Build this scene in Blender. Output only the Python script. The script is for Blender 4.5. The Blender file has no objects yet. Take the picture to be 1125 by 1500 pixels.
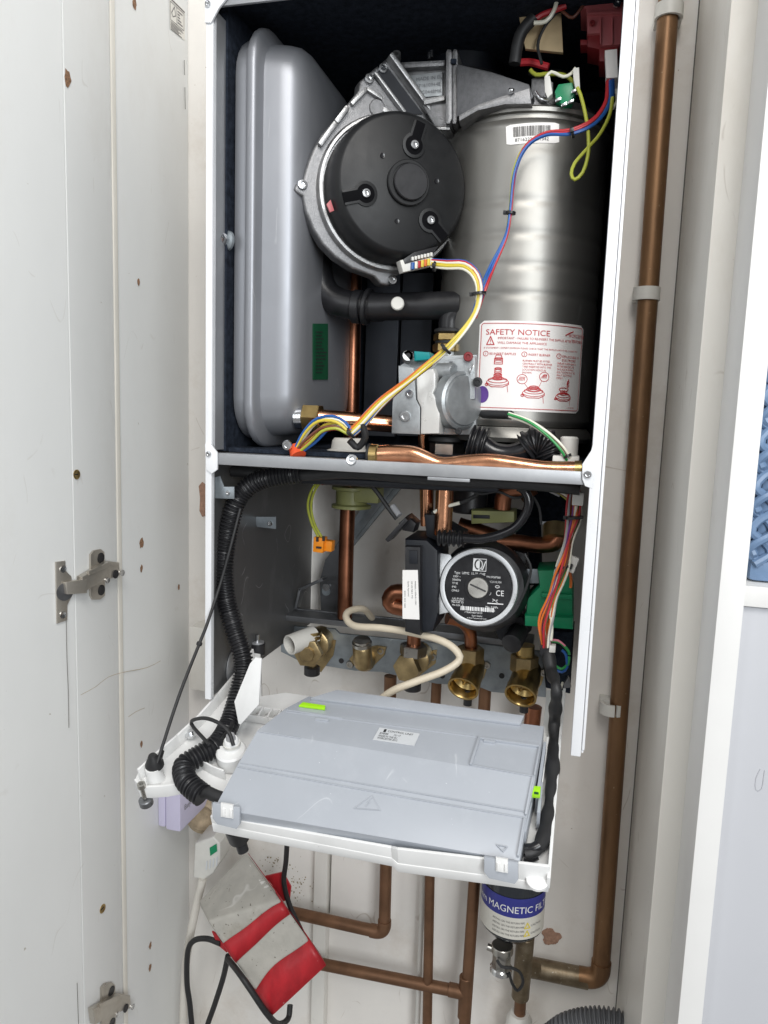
import bpy, bmesh, math, random
from mathutils import Vector as V, Matrix
random.seed(4)
SC = bpy.context.scene
COL = SC.collection
# ------------------------------------------------------------------ camera model (pixels of the 1125x1500 photograph -> points in the place)
CAM = V((.1994, -1.1321, .0546)); FOC = 1096.9; YAW, PIT, ROL = .2582, .1339, .0340
fwd = V((-math.sin(YAW)*math.cos(PIT), math.cos(YAW)*math.cos(PIT), -math.sin(PIT)))
r0 = V((math.cos(YAW), math.sin(YAW), 0)); u0 = r0.cross(fwd)
rgt = math.cos(ROL)*r0 + math.sin(ROL)*u0
upv = -math.sin(ROL)*r0 + math.cos(ROL)*u0
def ray(px, py): return fwd + rgt*((px-562.5)/FOC) - upv*((py-750)/FOC)
def PL(px, py, p0, n):
    d = ray(px, py); n = V(n); return CAM + d*((V(p0)-CAM).dot(n)/d.dot(n))
def Y(px, py, y): return PL(px, py, (0, y, 0), (0, 1, 0))
def X(px, py, x): return PL(px, py, (x, 0, 0), (1, 0, 0))
def Z(px, py, z): return PL(px, py, (0, 0, z), (0, 0, 1))
def mpp(p): return (V(p)-CAM).dot(fwd)/FOC          # metres per photo pixel at p

# ------------------------------------------------------------------ materials
def mat(name, col, rough=.5, metal=0., var=.1, scale=25, bump=0., bscale=300, rvar=.12, stretch=(1, 1, 1), coat=0., stain=None, stain_amt=.5, stain_scale=6, alpha=None, spec=None, specks=None, speck_scale=300, speck_cut=.72, scratch=None):
    m = bpy.data.materials.new(name); m.use_nodes = True
    nt = m.node_tree; N = nt.nodes; L = nt.links
    b = N['Principled BSDF']
    tc = N.new('ShaderNodeTexCoord'); mp = N.new('ShaderNodeMapping'); mp.inputs['Scale'].default_value = stretch
    L.new(tc.outputs['Object'], mp.inputs['Vector'])
    n1 = N.new('ShaderNodeTexNoise'); n1.inputs['Scale'].default_value = scale; n1.inputs['Detail'].default_value = 6; n1.inputs['Roughness'].default_value = .62
    L.new(mp.outputs[0], n1.inputs['Vector'])
    mr = N.new('ShaderNodeMapRange'); mr.inputs[1].default_value = .3; mr.inputs[2].default_value = .7
    L.new(n1.outputs['Fac'], mr.inputs[0])
    mx = N.new('ShaderNodeMix'); mx.data_type = 'RGBA'
    c = V(col)
    mx.inputs[6].default_value = (*[max(0, k*(1-var)) for k in c], 1); mx.inputs[7].default_value = (*[min(1, k*(1+var)) for k in c], 1)
    L.new(mr.outputs[0], mx.inputs[0])
    out = mx.outputs[2]
    if stain:
        n3 = N.new('ShaderNodeTexNoise'); n3.inputs['Scale'].default_value = stain_scale; n3.inputs['Detail'].default_value = 9; n3.inputs['Roughness'].default_value = .7
        L.new(mp.outputs[0], n3.inputs['Vector'])
        m3 = N.new('ShaderNodeMapRange'); m3.inputs[1].default_value = .53; m3.inputs[2].default_value = .74; m3.inputs[4].default_value = stain_amt
        L.new(n3.outputs['Fac'], m3.inputs[0])
        x3 = N.new('ShaderNodeMix'); x3.data_type = 'RGBA'; x3.inputs[7].default_value = (*stain, 1)
        L.new(m3.outputs[0], x3.inputs[0]); L.new(out, x3.inputs[6]); out = x3.outputs[2]
    if specks:
        n4 = N.new('ShaderNodeTexNoise'); n4.inputs['Scale'].default_value = speck_scale; n4.inputs['Detail'].default_value = 3
        L.new(tc.outputs['Object'], n4.inputs['Vector'])
        m4 = N.new('ShaderNodeMapRange'); m4.inputs[1].default_value = speck_cut; m4.inputs[2].default_value = speck_cut+.03; m4.inputs[4].default_value = .8
        L.new(n4.outputs['Fac'], m4.inputs[0])
        x4 = N.new('ShaderNodeMix'); x4.data_type = 'RGBA'; x4.inputs[7].default_value = (*specks, 1)
        L.new(m4.outputs[0], x4.inputs[0]); L.new(out, x4.inputs[6]); out = x4.outputs[2]
    if scratch:                                      # thin wandering hairlines
        mp5 = N.new('ShaderNodeMapping'); mp5.inputs['Scale'].default_value = scratch[1]; mp5.inputs['Rotation'].default_value = (.3, .5, .35)
        L.new(tc.outputs['Object'], mp5.inputs['Vector'])
        n5 = N.new('ShaderNodeTexNoise'); n5.inputs['Scale'].default_value = 9; n5.inputs['Detail'].default_value = 2
        L.new(mp5.outputs[0], n5.inputs['Vector'])
        a5 = N.new('ShaderNodeMath'); a5.operation = 'SUBTRACT'; a5.inputs[1].default_value = .5; L.new(n5.outputs['Fac'], a5.inputs[0])
        b5 = N.new('ShaderNodeMath'); b5.operation = 'ABSOLUTE'; L.new(a5.outputs[0], b5.inputs[0])
        n6 = N.new('ShaderNodeTexNoise'); n6.inputs['Scale'].default_value = 22; L.new(tc.outputs['Object'], n6.inputs['Vector'])
        m5 = N.new('ShaderNodeMapRange'); m5.inputs[1].default_value = .0; m5.inputs[2].default_value = .0035; m5.inputs[3].default_value = 1; m5.inputs[4].default_value = 0
        L.new(b5.outputs[0], m5.inputs[0])
        m6 = N.new('ShaderNodeMapRange'); m6.inputs[1].default_value = .56; m6.inputs[2].default_value = .62; m6.inputs[4].default_value = scratch[2]
        L.new(n6.outputs['Fac'], m6.inputs[0])
        k5 = N.new('ShaderNodeMath'); k5.operation = 'MULTIPLY'; L.new(m5.outputs[0], k5.inputs[0]); L.new(m6.outputs[0], k5.inputs[1])
        x5 = N.new('ShaderNodeMix'); x5.data_type = 'RGBA'; x5.inputs[7].default_value = (*scratch[0], 1)
        L.new(k5.outputs[0], x5.inputs[0]); L.new(out, x5.inputs[6]); out = x5.outputs[2]
    L.new(out, b.inputs['Base Color'])
    m2 = N.new('ShaderNodeMapRange'); m2.inputs[3].default_value = max(.03, rough-rvar); m2.inputs[4].default_value = min(1, rough+rvar)
    L.new(n1.outputs['Fac'], m2.inputs[0]); L.new(m2.outputs[0], b.inputs['Roughness'])
    b.inputs['Metallic'].default_value = metal
    b.inputs['Coat Weight'].default_value = coat
    if spec is not None: b.inputs['Specular IOR Level'].default_value = spec
    if alpha is not None: b.inputs['Transmission Weight'].default_value = alpha
    if bump:
        n2 = N.new('ShaderNodeTexNoise'); n2.inputs['Scale'].default_value = bscale; n2.inputs['Detail'].default_value = 4
        L.new(mp.outputs[0], n2.inputs['Vector'])
        bp = N.new('ShaderNodeBump'); bp.inputs['Strength'].default_value = bump; bp.inputs['Distance'].default_value = .002
        L.new(n2.outputs['Fac'], bp.inputs['Height']); L.new(bp.outputs[0], b.inputs['Normal'])
    return m
MT = {}
def mk(k, *a, **kw): MT[k] = mat(k, *a, **kw)
mk('wall_board', (.84, .81, .765), .55, var=.05, scale=5, bump=.2, bscale=45, stain=(.50, .42, .33), stain_amt=.5, stain_scale=5, specks=(.36, .28, .2), speck_scale=120, speck_cut=.735, scratch=((.45, .38, .31), (1, 1, .6), .6))
mk('cupboard_white', (.765, .775, .765), .36, var=.04, scale=4, bump=.06, bscale=30, stain=(.58, .56, .52), stain_amt=.4, stain_scale=4, stretch=(1, 1, .5), specks=(.4, .36, .3), speck_scale=100, speck_cut=.76, scratch=((.54, .52, .48), (1, 1, .35), .4))
mk('cupboard_cream', (.76, .74, .69), .4, var=.04, scale=5, bump=.04, bscale=30, stain=(.55, .5, .42), stain_amt=.4, stain_scale=5, stretch=(1, 1, .4), specks=(.38, .33, .27), speck_scale=110, speck_cut=.75, scratch=((.5, .46, .4), (1, 1, .5), .6))
mk('neighbour_white', (.75, .745, .73), .4, var=.03, scale=6)
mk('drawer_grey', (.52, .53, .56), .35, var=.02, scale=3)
mk('white_metal', (.79, .80, .82), .3, var=.02, scale=20, specks=(.5, .5, .48), speck_scale=220, speck_cut=.79)
mk('white_plastic', (.82, .82, .81), .38, var=.03, scale=20, stain=(.66, .66, .64), stain_amt=.35, stain_scale=18, specks=(.3, .29, .27), speck_scale=240, speck_cut=.77)
mk('dull_white', (.66, .65, .61), .45, var=.06, scale=30)
mk('grey_cover', (.41, .435, .475), .38, var=.03, scale=14, stain=(.52, .545, .58), stain_amt=.35, stain_scale=22, bump=.04, bscale=900, specks=(.72, .74, .76), speck_scale=330, speck_cut=.745, scratch=((.62, .64, .67), (1, .25, 1), .6))
mk('grey_sheet', (.40, .41, .425), .42, .6, var=.08, scale=10, bump=.02, bscale=400, stain=(.62, .62, .62), stain_amt=.3, stain_scale=14)
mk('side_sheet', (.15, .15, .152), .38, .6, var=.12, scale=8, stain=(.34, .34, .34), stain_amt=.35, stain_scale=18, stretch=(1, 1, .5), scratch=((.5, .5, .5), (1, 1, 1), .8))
mk('galvanised', (.30, .335, .36), .40, .55, var=.2, scale=60, stain=(.28, .30, .31), stain_amt=.5, stain_scale=30, bump=.05, bscale=200, scratch=((.68, .7, .7), (1, 1, 1), .6))
mk('dark_zinc', (.20, .205, .215), .42, .8, var=.15, scale=30)
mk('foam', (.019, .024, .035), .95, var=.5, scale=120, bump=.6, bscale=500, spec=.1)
mk('panel_dark', (.10, .11, .13), .5, .5, var=.1)
mk('vessel_grey', (.30, .31, .335), .44, .5, var=.06, scale=9, bump=.03, bscale=60, stain=(.25, .255, .28), stain_amt=.4, stain_scale=9, scratch=((.6, .6, .62), (1, 3, .4), .35))
mk('satin_steel', (.30, .292, .272), .44, .85, var=.08, scale=16, stretch=(1, 1, .25), rvar=.07, bump=.02, bscale=90, stain=(.235, .22, .19), stain_amt=.35, stain_scale=14, scratch=((.5, .49, .47), (1, 1, .25), .5))
mk('cast_alu', (.23, .23, .235), .46, .85, var=.25, scale=160, bump=.25, bscale=900, rvar=.18)
mk('cast_bright', (.40, .40, .40), .42, .9, var=.2, scale=160, bump=.2, bscale=900)
mk('motor_black', (.011, .0115, .0125), .45, var=.15, scale=60, bump=.06, bscale=1500, spec=.35)
mk('black_plastic', (.016, .016, .018), .36, var=.2, scale=60)
mk('black_gloss', (.012, .012, .014), .22, var=.1, scale=60)
mk('black_rubber', (.018, .018, .019), .55, var=.2, scale=100)
mk('navy_black', (.006, .008, .013), .5, var=.2, scale=60)
mk('chrome', (.72, .73, .74), .18, 1., var=.08, scale=100)
mk('copper_bright', (.80, .40, .23), .22, 1., var=.18, scale=40, stain=(.45, .17, .08), stain_amt=.5, stain_scale=35)
mk('copper_dark', (.36, .15, .085), .34, 1., var=.25, scale=25, stain=(.16, .07, .045), stain_amt=.6, stain_scale=18)
mk('copper_aged', (.225, .125, .062), .42, .65, var=.3, scale=16, stain=(.10, .052, .03), stain_amt=.8, stain_scale=13, stretch=(1, 1, .3), rvar=.2, specks=(.40, .30, .19), speck_scale=200, speck_cut=.72)
mk('copper_brown', (.215, .115, .065), .5, .7, var=.25, scale=20, stain=(.12, .065, .04), stain_amt=.6, stain_scale=16)
mk('copper_olive', (.20, .155, .10), .45, .75, var=.3, scale=50, stain=(.30, .27, .21), stain_amt=.6, stain_scale=50, specks=(.5, .47, .4), speck_scale=200, speck_cut=.68)
mk('brass', (.50, .36, .15), .33, 1., var=.15, scale=50, stain=(.24, .16, .065), stain_amt=.65, stain_scale=45)
mk('brass_dull', (.40, .30, .155), .38, .92, var=.25, scale=70, bump=.1, bscale=700, stain=(.19, .135, .07), stain_amt=.65, stain_scale=40)
mk('nickel', (.50, .485, .45), .3, 1., var=.12, scale=60)
mk('hinge_nickel', (.52, .485, .43), .32, .75, var=.12, scale=40, stain=(.30, .26, .21), stain_amt=.5, stain_scale=40)
mk('valve_alu', (.38, .40, .41), .42, .65, var=.12, scale=90, bump=.08, bscale=700)
mk('valve_white', (.66, .655, .63), .3, .2, var=.05, scale=40)
mk('pocket_shade', (.003, .003, .004), .8, spec=.1)  # black that stands for the shade inside the motor's screw pockets
mk('teal', (.0, .26, .27), .4)
mk('green_plastic', (.005, .235, .10), .38, var=.08)
mk('green_dark', (.003, .075, .03), .6)
mk('lime', (.42, .85, .02), .4, var=.05)
mk('olive_plastic', (.27, .28, .11), .4, var=.1)
mk('orange', (.85, .27, .01), .4, var=.08)
mk('red_boot', (.72, .09, .025), .45, var=.1)
mk('rose', (.46, .115, .125), .42, var=.1)
mk('rose_deep', (.26, .025, .03), .45, var=.1)
mk('red_tape', (.46, .018, .026), .42, var=.22, scale=30, bump=.9, bscale=55, stretch=(1, 1, .35), stain=(.27, .012, .018), stain_amt=.8, stain_scale=18, specks=(.75, .4, .4), speck_scale=70, speck_cut=.735)
mk('box_grey', (.45, .43, .385), .6, var=.12, scale=30, bump=.15, bscale=200, stain=(.27, .235, .18), stain_amt=.9, stain_scale=13, specks=(.10, .08, .06), speck_scale=170, speck_cut=.68, scratch=((.66, .64, .6), (1, 1, 1), .8))
mk('scuff', (.66, .64, .60), .7, var=.1, scale=60)
mk('lilac', (.60, .57, .74), .35, var=.02)
mk('beige_cable', (.66, .58, .45), .45, var=.08, scale=40)
mk('cream_cable', (.66, .63, .57), .45, var=.08, scale=30)
mk('hose_grey', (.13, .135, .145), .45, var=.1)
mk('basket_blue', (.15, .235, .375), .40, var=.1, bump=.08, bscale=200)
mk('paper', (.84, .82, .80), .5, var=.02)
mk('label_cream', (.62, .60, .54), .45, var=.04)
mk('ink', (.02, .02, .022), .6)
mk('ink_soft', (.16, .15, .15), .6)
mk('ink_red', (.50, .035, .04), .55)
mk('ink_white', (.75, .75, .75), .5)
mk('ink_navy', (.030, .035, .22), .4)
mk('purple', (.11, .045, .26), .5)
mk('label_grey', (.62, .64, .66), .45, var=.05)
mk('ring_silver', (.50, .51, .52), .5, .75, var=.08, scale=120, bump=.12, bscale=900)
mk('tan_card', (.50, .38, .22), .7, var=.15)
mk('wood_chip', (.27, .15, .085), .85, var=.6, scale=400)
mk('putty', (.45, .36, .25), .8, var=.3, scale=60, bump=.5, bscale=150)
mk('mould', (.33, .26, .15), .9, var=.4, scale=300)
mk('plaster_hole', (.40, .24, .17), .9, var=.3, scale=150, bump=.8, bscale=250)
mk('smoked', (.02, .024, .03), .12, var=.1, coat=.3)
mk('bead_cream', (.78, .75, .68), .35, var=.05, scale=8)
mk('drawer_mark', (.48, .49, .52), .5)
mk('groove', (.13, .12, .11), .8)
mk('yellow_w', (.68, .54, .06), .38, var=.06)
mk('yelgreen_w', (.40, .43, .05), .38, var=.1)
mk('white_w', (.80, .78, .66), .35)
mk('blue_w', (.018, .10, .36), .38)
mk('red_w', (.46, .025, .035), .38)
mk('orange_w', (.66, .16, .025), .38)
mk('brown_w', (.16, .05, .03), .35)
mk('green_w', (.03, .30, .08), .35)
mk('purple_w', (.20, .05, .28), .35)
mk('pink_w', (.70, .22, .30), .35)
mk('grey_w', (.35, .35, .36), .4)

# ------------------------------------------------------------------ mesh builder
def frame(axis, hint=V((0, 0, 1))):
    z = V(axis).normalized()
    if abs(z.dot(hint)) > .97: hint = V((0, 1, 0))
    x = hint.cross(z).normalized(); y = z.cross(x)
    return x, y, z                                   # x: sideways, y: 'up', z: axis
def catmull(pts, step=.004, closed=False):
    P = [V(p) for p in pts]
    if len(P) == 2:
        n = max(2, int((P[1]-P[0]).length/step)); n = min(n, 60)
        return [P[0].lerp(P[1], i/n) for i in range(n+1)]
    out = []
    Q = [P[0]*2-P[1]] + P + [P[-1]*2-P[-2]]
    for i in range(1, len(Q)-2):
        a, b, c, d = Q[i-1:i+3]
        n = max(2, int((c-b).length/step)); n = min(n, 80)
        for k in range(n):
            t = k/n
            out.append(.5*((2*b)+(c-a)*t+(2*a-5*b+4*c-d)*t*t+(3*b-a-3*c+d)*t**3))
    out.append(P[-1])
    return out
def frames(path):
    T = []
    for i in range(len(path)):
        t = path[min(i+1, len(path)-1)]-path[max(i-1, 0)]
        T.append(t.normalized() if t.length > 1e-9 else V((0, 0, 1)))
    n = T[0].orthogonal().normalized(); res = []
    for t in T:
        n = (n-t*n.dot(t))
        n = n.normalized() if n.length > 1e-6 else t.orthogonal().normalized()
        res.append((t, n, t.cross(n)))
    return res
TEXT = {}
def text_geo(s, align='LEFT'):
    k = (s, align)
    if k not in TEXT:
        cu = bpy.data.curves.new('lettering', 'FONT'); cu.body = s; cu.size = 1; cu.align_x = align; cu.resolution_u = 3; cu.fill_mode = 'FRONT'
        o = bpy.data.objects.new('lettering', cu); COL.objects.link(o)
        bpy.context.view_layer.update()
        me = bpy.data.meshes.new_from_object(o.evaluated_get(bpy.context.evaluated_depsgraph_get()))
        TEXT[k] = ([tuple(v.co[:2]) for v in me.vertices], [tuple(p.vertices) for p in me.polygons])
        bpy.data.meshes.remove(me); bpy.data.objects.remove(o); bpy.data.curves.remove(cu)
    return TEXT[k]
class M:
    def __init__(s): s.bm = bmesh.new(); s.mats = []
    def mi(s, m):
        if m not in s.mats: s.mats.append(m)
        return s.mats.index(m)
    def merge(s, t, m):
        i = s.mi(m)
        for f in t.faces: f.material_index = i
        me = bpy.data.meshes.new('t'); t.to_mesh(me); t.free(); s.bm.from_mesh(me); bpy.data.meshes.remove(me)
        return s
    def faces(s, vs, fs, m, normals=False):
        t = bmesh.new(); W = [t.verts.new(v) for v in vs]
        for f in fs:
            try: t.faces.new([W[i] for i in f])
            except ValueError: pass
        if normals: bmesh.ops.recalc_face_normals(t, faces=t.faces)
        return s.merge(t, m)
    def hexa(s, c, m, bev=0., seg=2):                # eight corners: 0-3 front loop, 4-7 back loop
        t = bmesh.new(); W = [t.verts.new(v) for v in c]
        for f in ((0, 1, 2, 3), (7, 6, 5, 4), (0, 4, 5, 1), (1, 5, 6, 2), (2, 6, 7, 3), (3, 7, 4, 0)): t.faces.new([W[i] for i in f])
        bmesh.ops.recalc_face_normals(t, faces=t.faces)
        if bev: bmesh.ops.bevel(t, geom=list(t.edges), offset=bev, segments=seg, affect='EDGES', profile=.6, clamp_overlap=True)
        return s.merge(t, m)
    def box(s, a, b, m, bev=0.):
        (x0, y0, z0), (x1, y1, z1) = a, b
        return s.hexa([(x0, y0, z0), (x1, y0, z0), (x1, y0, z1), (x0, y0, z1), (x0, y1, z0), (x1, y1, z0), (x1, y1, z1), (x0, y1, z1)], m, bev)
    def obox(s, c, ax, ay, az, size, m, bev=0.):     # oriented box
        c = V(c); ax, ay, az = V(ax).normalized(), V(ay).normalized(), V(az).normalized(); h = [k/2 for k in size]
        q = lambda i, j, k: c+ax*h[0]*i+ay*h[1]*j+az*h[2]*k
        return s.hexa([q(-1, -1, -1), q(1, -1, -1), q(1, 1, -1), q(-1, 1, -1), q(-1, -1, 1), q(1, -1, 1), q(1, 1, 1), q(-1, 1, 1)], m, bev)
    def prism(s, pts, vec, m, bev=0., seg=2):        # polygon pushed along vec
        t = bmesh.new(); vec = V(vec)
        A = [t.verts.new(V(p)) for p in pts]; B = [t.verts.new(V(p)+vec) for p in pts]; n = len(A)
        t.faces.new(A); t.faces.new(B[::-1])
        for i in range(n): t.faces.new((A[i], B[i], B[(i+1) % n], A[(i+1) % n]))
        bmesh.ops.recalc_face_normals(t, faces=t.faces)
        if bev:
            e = [e for e in t.edges if not ((e.verts[0] in A) ^ (e.verts[1] in A))]
            bmesh.ops.bevel(t, geom=e, offset=bev, segments=seg, affect='EDGES', profile=.6, clamp_overlap=True)
        return s.merge(t, m)
    def lathe(s, prof, o, axis, m, seg=40, hint=V((0, 0, 1)), flat=0):
        x, y, z = frame(axis, hint); o = V(o); vs = []; fs = []
        for (r, h) in prof:
            for k in range(seg):
                a = 2*math.pi*(k+.5*(flat > 0))/seg
                vs.append(o+z*h+(x*math.cos(a)+y*math.sin(a))*max(r, 1e-5))
        n = len(prof)
        for i in range(n-1):
            for k in range(seg): fs.append((i*seg+k, i*seg+(k+1) % seg, (i+1)*seg+(k+1) % seg, (i+1)*seg+k))
        fs.append(tuple(range(seg))[::-1]); fs.append(tuple(range((n-1)*seg, n*seg)))
        return s.faces(vs, fs, m, True)
    def cyl(s, a, b, r, m, seg=24, r2=None, ch=0.):
        a, b = V(a), V(b); h = (b-a).length; r2 = r if r2 is None else r2
        p = [(r, 0), (r2, h)] if not ch else [(r-ch, 0), (r, ch), (r2, h-ch), (r2-ch, h)]
        return s.lathe(p, a, b-a, m, seg)
    def nut(s, a, b, r, m): return s.lathe([(r*.93, 0), (r, .0012), (r, (V(b)-V(a)).length-.0012), (r*.93, (V(b)-V(a)).length)], a, V(b)-V(a), m, 6)
    def tube(s, pts, r, m, seg=10, step=.004, rib=None, raw=False):
        path = pts if raw else catmull(pts, step); F = frames(path); vs = []; fs = []; d = 0
        for i, (p, (t, n, b)) in enumerate(zip(path, F)):
            if i: d += (p-path[i-1]).length
            rr = r(d) if callable(r) else r
            for k in range(seg):
                a = 2*math.pi*k/seg; vs.append(p+(n*math.cos(a)+b*math.sin(a))*rr)
        n = len(path)
        for i in range(n-1):
            for k in range(seg): fs.append((i*seg+k, i*seg+(k+1) % seg, (i+1)*seg+(k+1) % seg, (i+1)*seg+k))
        fs.append(tuple(range(seg))[::-1]); fs.append(tuple(range((n-1)*seg, n*seg)))
        return s.faces(vs, fs, m, True)
    def corr(s, pts, r, m, pitch=.0042, amp=.13, seg=20):
        path = catmull(pts, pitch/6)
        return s.tube(path, lambda d: r*(1+amp*max(-1, min(1, 1.8*math.sin(2*math.pi*d/pitch)))), m, seg, raw=True)
    def loft(s, rings, m, cap=True):
        vs = []; fs = []; n = len(rings[0])
        for R in rings: vs += [V(p) for p in R]
        for i in range(len(rings)-1):
            for k in range(n): fs.append((i*n+k, i*n+(k+1) % n, (i+1)*n+(k+1) % n, (i+1)*n+k))
        if cap: fs.append(tuple(range(n))[::-1]); fs.append(tuple(range((len(rings)-1)*n, len(rings)*n)))
        return s.faces(vs, fs, m, True)
    def text(s, st, size, fn, m, align='LEFT', at=(0, 0), sx=1.):   # fn maps label coordinates to points
        v, f = text_geo(st, align)
        return s.faces([fn(at[0]+x*size*sx, at[1]+y*size) for x, y in v], f, m)
    def ribbon(s, pts, w, fn, m, closed=False):      # flat printed line
        P = [V((a, b, 0)) for a, b in pts]
        if closed: P.append(P[0])
        for a, b in zip(P, P[1:]):
            d = b-a
            if d.length < 1e-9: continue
            n = V((-d.y, d.x, 0)).normalized()*w/2; e = d.normalized()*w/2*.8
            k = max(1, int(d.length/.012) if d.length > .02 else 1)
            for i in range(k):
                p, q = a.lerp(b, i/k), a.lerp(b, (i+1)/k)
                if i == 0: p = p-e
                if i == k-1: q = q+e
                s.faces([fn(*(p+n)[:2]), fn(*(p-n)[:2]), fn(*(q-n)[:2]), fn(*(q+n)[:2])], [(0, 1, 2, 3)], m)
        return s
    def build(s, name, parent=None, label=None, loc=None):
        root = V((0, 0, 0))
        if parent is not None: root = ROOT[parent]
        elif loc is not None: root = V(loc)
        me = bpy.data.meshes.new(name)
        for v in s.bm.verts: v.co -= root
        s.bm.to_mesh(me); s.bm.free()
        for k in s.mats: me.materials.append(MT[k])
        for p in me.polygons: p.use_smooth = True
        me.set_sharp_from_angle(angle=math.radians(38))
        o = bpy.data.objects.new(name, me); COL.objects.link(o)
        if parent is not None: o.parent = parent
        else: o.location = root
        ROOT[o] = root
        if label: o['label'] = label
        return o
ROOT = {}
def thing(name, label, cat, loc, group=None):
    o = bpy.data.objects.new(name, None); COL.objects.link(o); o.location = V(loc); ROOT[o] = V(loc); o.empty_display_size = .02
    return tag(o, label, cat, group)
def tag(o, label, cat, group=None):
    o['label'] = label; o['category'] = cat
    if group: o['group'] = group
    return o
def rrect(w, h, r, n=6):                             # rounded rectangle outline
    out = []
    for cx, cy, a0 in ((w/2-r, h/2-r, 0), (-w/2+r, h/2-r, 90), (-w/2+r, -h/2+r, 180), (w/2-r, -h/2+r, 270)):
        for k in range(n+1):
            a = math.radians(a0+90*k/n); out.append((cx+r*math.cos(a), cy+r*math.sin(a)))
    return out
def screw(p, axis, r, parent, m='chrome', name='screw'):
    b = M(); a = V(axis).normalized()
    b.lathe([(r, 0), (r, r*.35), (r*.85, r*.6), (r*.5, r*.62), (r*.42, r*.25)], p, a, m, 16)
    return b.build(name, parent)
def tie(path_pt, dirn, r, parent, m='black_plastic'):
    b = M(); d = V(dirn).normalized(); p = V(path_pt)
    b.lathe([(r*.95, -.0015), (r*1.12, -.0013), (r*1.12, .0013), (r*.95, .0015)], p, d, m, 16)
    x, y, z = frame(d); b.obox(p+x*r*1.2, x, y, z, (.004, .004, .004), m, .0005)
    return b.build('cable_tie', parent)
def harness(pts, cols, spread, r, parent, step=.005, twist=14, phase=0., fan_in=None):
    path = catmull(pts, step); F = frames(path); n = len(cols)
    for i, c in enumerate(cols):
        rad = spread*(.55+.45*((i*7) % 5)/4) if n > 1 else 0
        Q = []; d = 0
        for j, (p, (t, nn, b)) in enumerate(zip(path, F)):
            if j: d += (p-path[j-1]).length
            a = phase+2*math.pi*i/n+d*twist+.4*math.sin(d*37+i*2)
            k = fan_in(j/(len(path)-1)) if fan_in else 1
            Q.append(p+(nn*math.cos(a)+b*math.sin(a))*rad*k)
        M().tube(Q, r, c, 8, raw=True).build('wire', parent)
# ================================================================== THE SETTING
b = M(); b.box((-.75, .0, -2.2), (.60, .03, .9), 'wall_board'); o = b.build('back_wall'); o['kind'] = 'structure'
# ================================================================== BOILER
BO = thing('gas_boiler', 'white cased gas boiler with its front cover off and control panel swung down', 'boiler', (0, -.18, -.296))
def part(bm, name, label=None, parent=None): return bm.build(name, parent or BO, label)
YF = -.352
# casing sheets
b = M()
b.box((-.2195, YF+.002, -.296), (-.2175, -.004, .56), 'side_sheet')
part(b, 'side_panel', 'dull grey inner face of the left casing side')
b = M(); b.box((.2175, YF+.002, -.296), (.2195, -.004, .56), 'white_metal'); part(b, 'side_panel')
b = M(); b.box((-.217, YF+.004, .5), (.217, -.004, .502), 'grey_sheet'); part(b, 'roof_panel')
# foam lining of the upper chamber
b = M()
b.box((-.217, YF+.022, .002), (-.207, -.02, .498), 'foam'); b.box((.207, YF+.012, .002), (.217, -.02, .498), 'foam')
b.box((-.207, -.03, .002), (.207, -.02, .498), 'foam'); b.box((-.207, YF+.03, .488), (.207, -.03, .498), 'foam')
b.box((-.207, YF+.03, .001), (.207, -.03, .006), 'foam')
part(b, 'insulation_lining', 'black foam lining of the upper chamber')
# frame strips
b = M()
b.box((-.2205, YF-.002, -.295), (-.2125, YF+.006, .56), 'white_metal', .0012)
part(b, 'front_frame')
b = M(); b.box((-.2123, YF+.0005, .004), (-.2095, YF+.024, .47), 'grey_sheet'); part(b, 'frame_return', 'grey inner lip of the left frame')
b = M(); b.box((.2065, YF-.004, -.2985), (.2170, YF+.006, .56), 'white_metal', .0016)
b.box((.2175, YF, -.2925), (.2205, YF+.010, .56), 'white_metal', .001)
part(b, 'front_frame')
# corner gussets with screws
def gusset(pts, sc, sr):
    b = M(); b.prism([Y(x, y, YF-.0045) for x, y in pts], (0, .003, 0), 'white_metal', .0005); g = part(b, 'corner_plate')
    screw(Y(*sc, YF-.0046), (0, -1, 0), sr, g)
gusset([(300, 650), (308, 650), (318, 663), (318, 688), (310, 694), (302, 688)], (306, 665), .0034)
gusset([(300, -20), (345, -20), (320, 12), (309, 33), (300, 33)], (305, 6), .0034)
gusset([(878, 615), (884, 615), (868, 716), (857, 712), (853, 702), (853, 680), (866, 660)], (861, 695), .0042)
# divider shelf with front lip
b = M()
b.box((-.2125, YF+.004, -.004), (.2065, -.02, 0), 'grey_sheet')
b.box((-.2125, YF-.001, -.0125), (.2065, YF+.0035, .001), 'grey_sheet', .001)
part(b, 'divider_shelf', 'grey sheet metal shelf between the chambers')
b = M(); b.box((-.2125, YF-.001, .4735), (.2065, YF+.003, .50), 'grey_sheet', .001); part(b, 'top_rail')
b = M(); b.box((.04, YF+.0, -.0165), (.085, YF+.006, -.0128), 'grey_sheet', .0005); part(b, 'shelf_clip')

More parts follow.
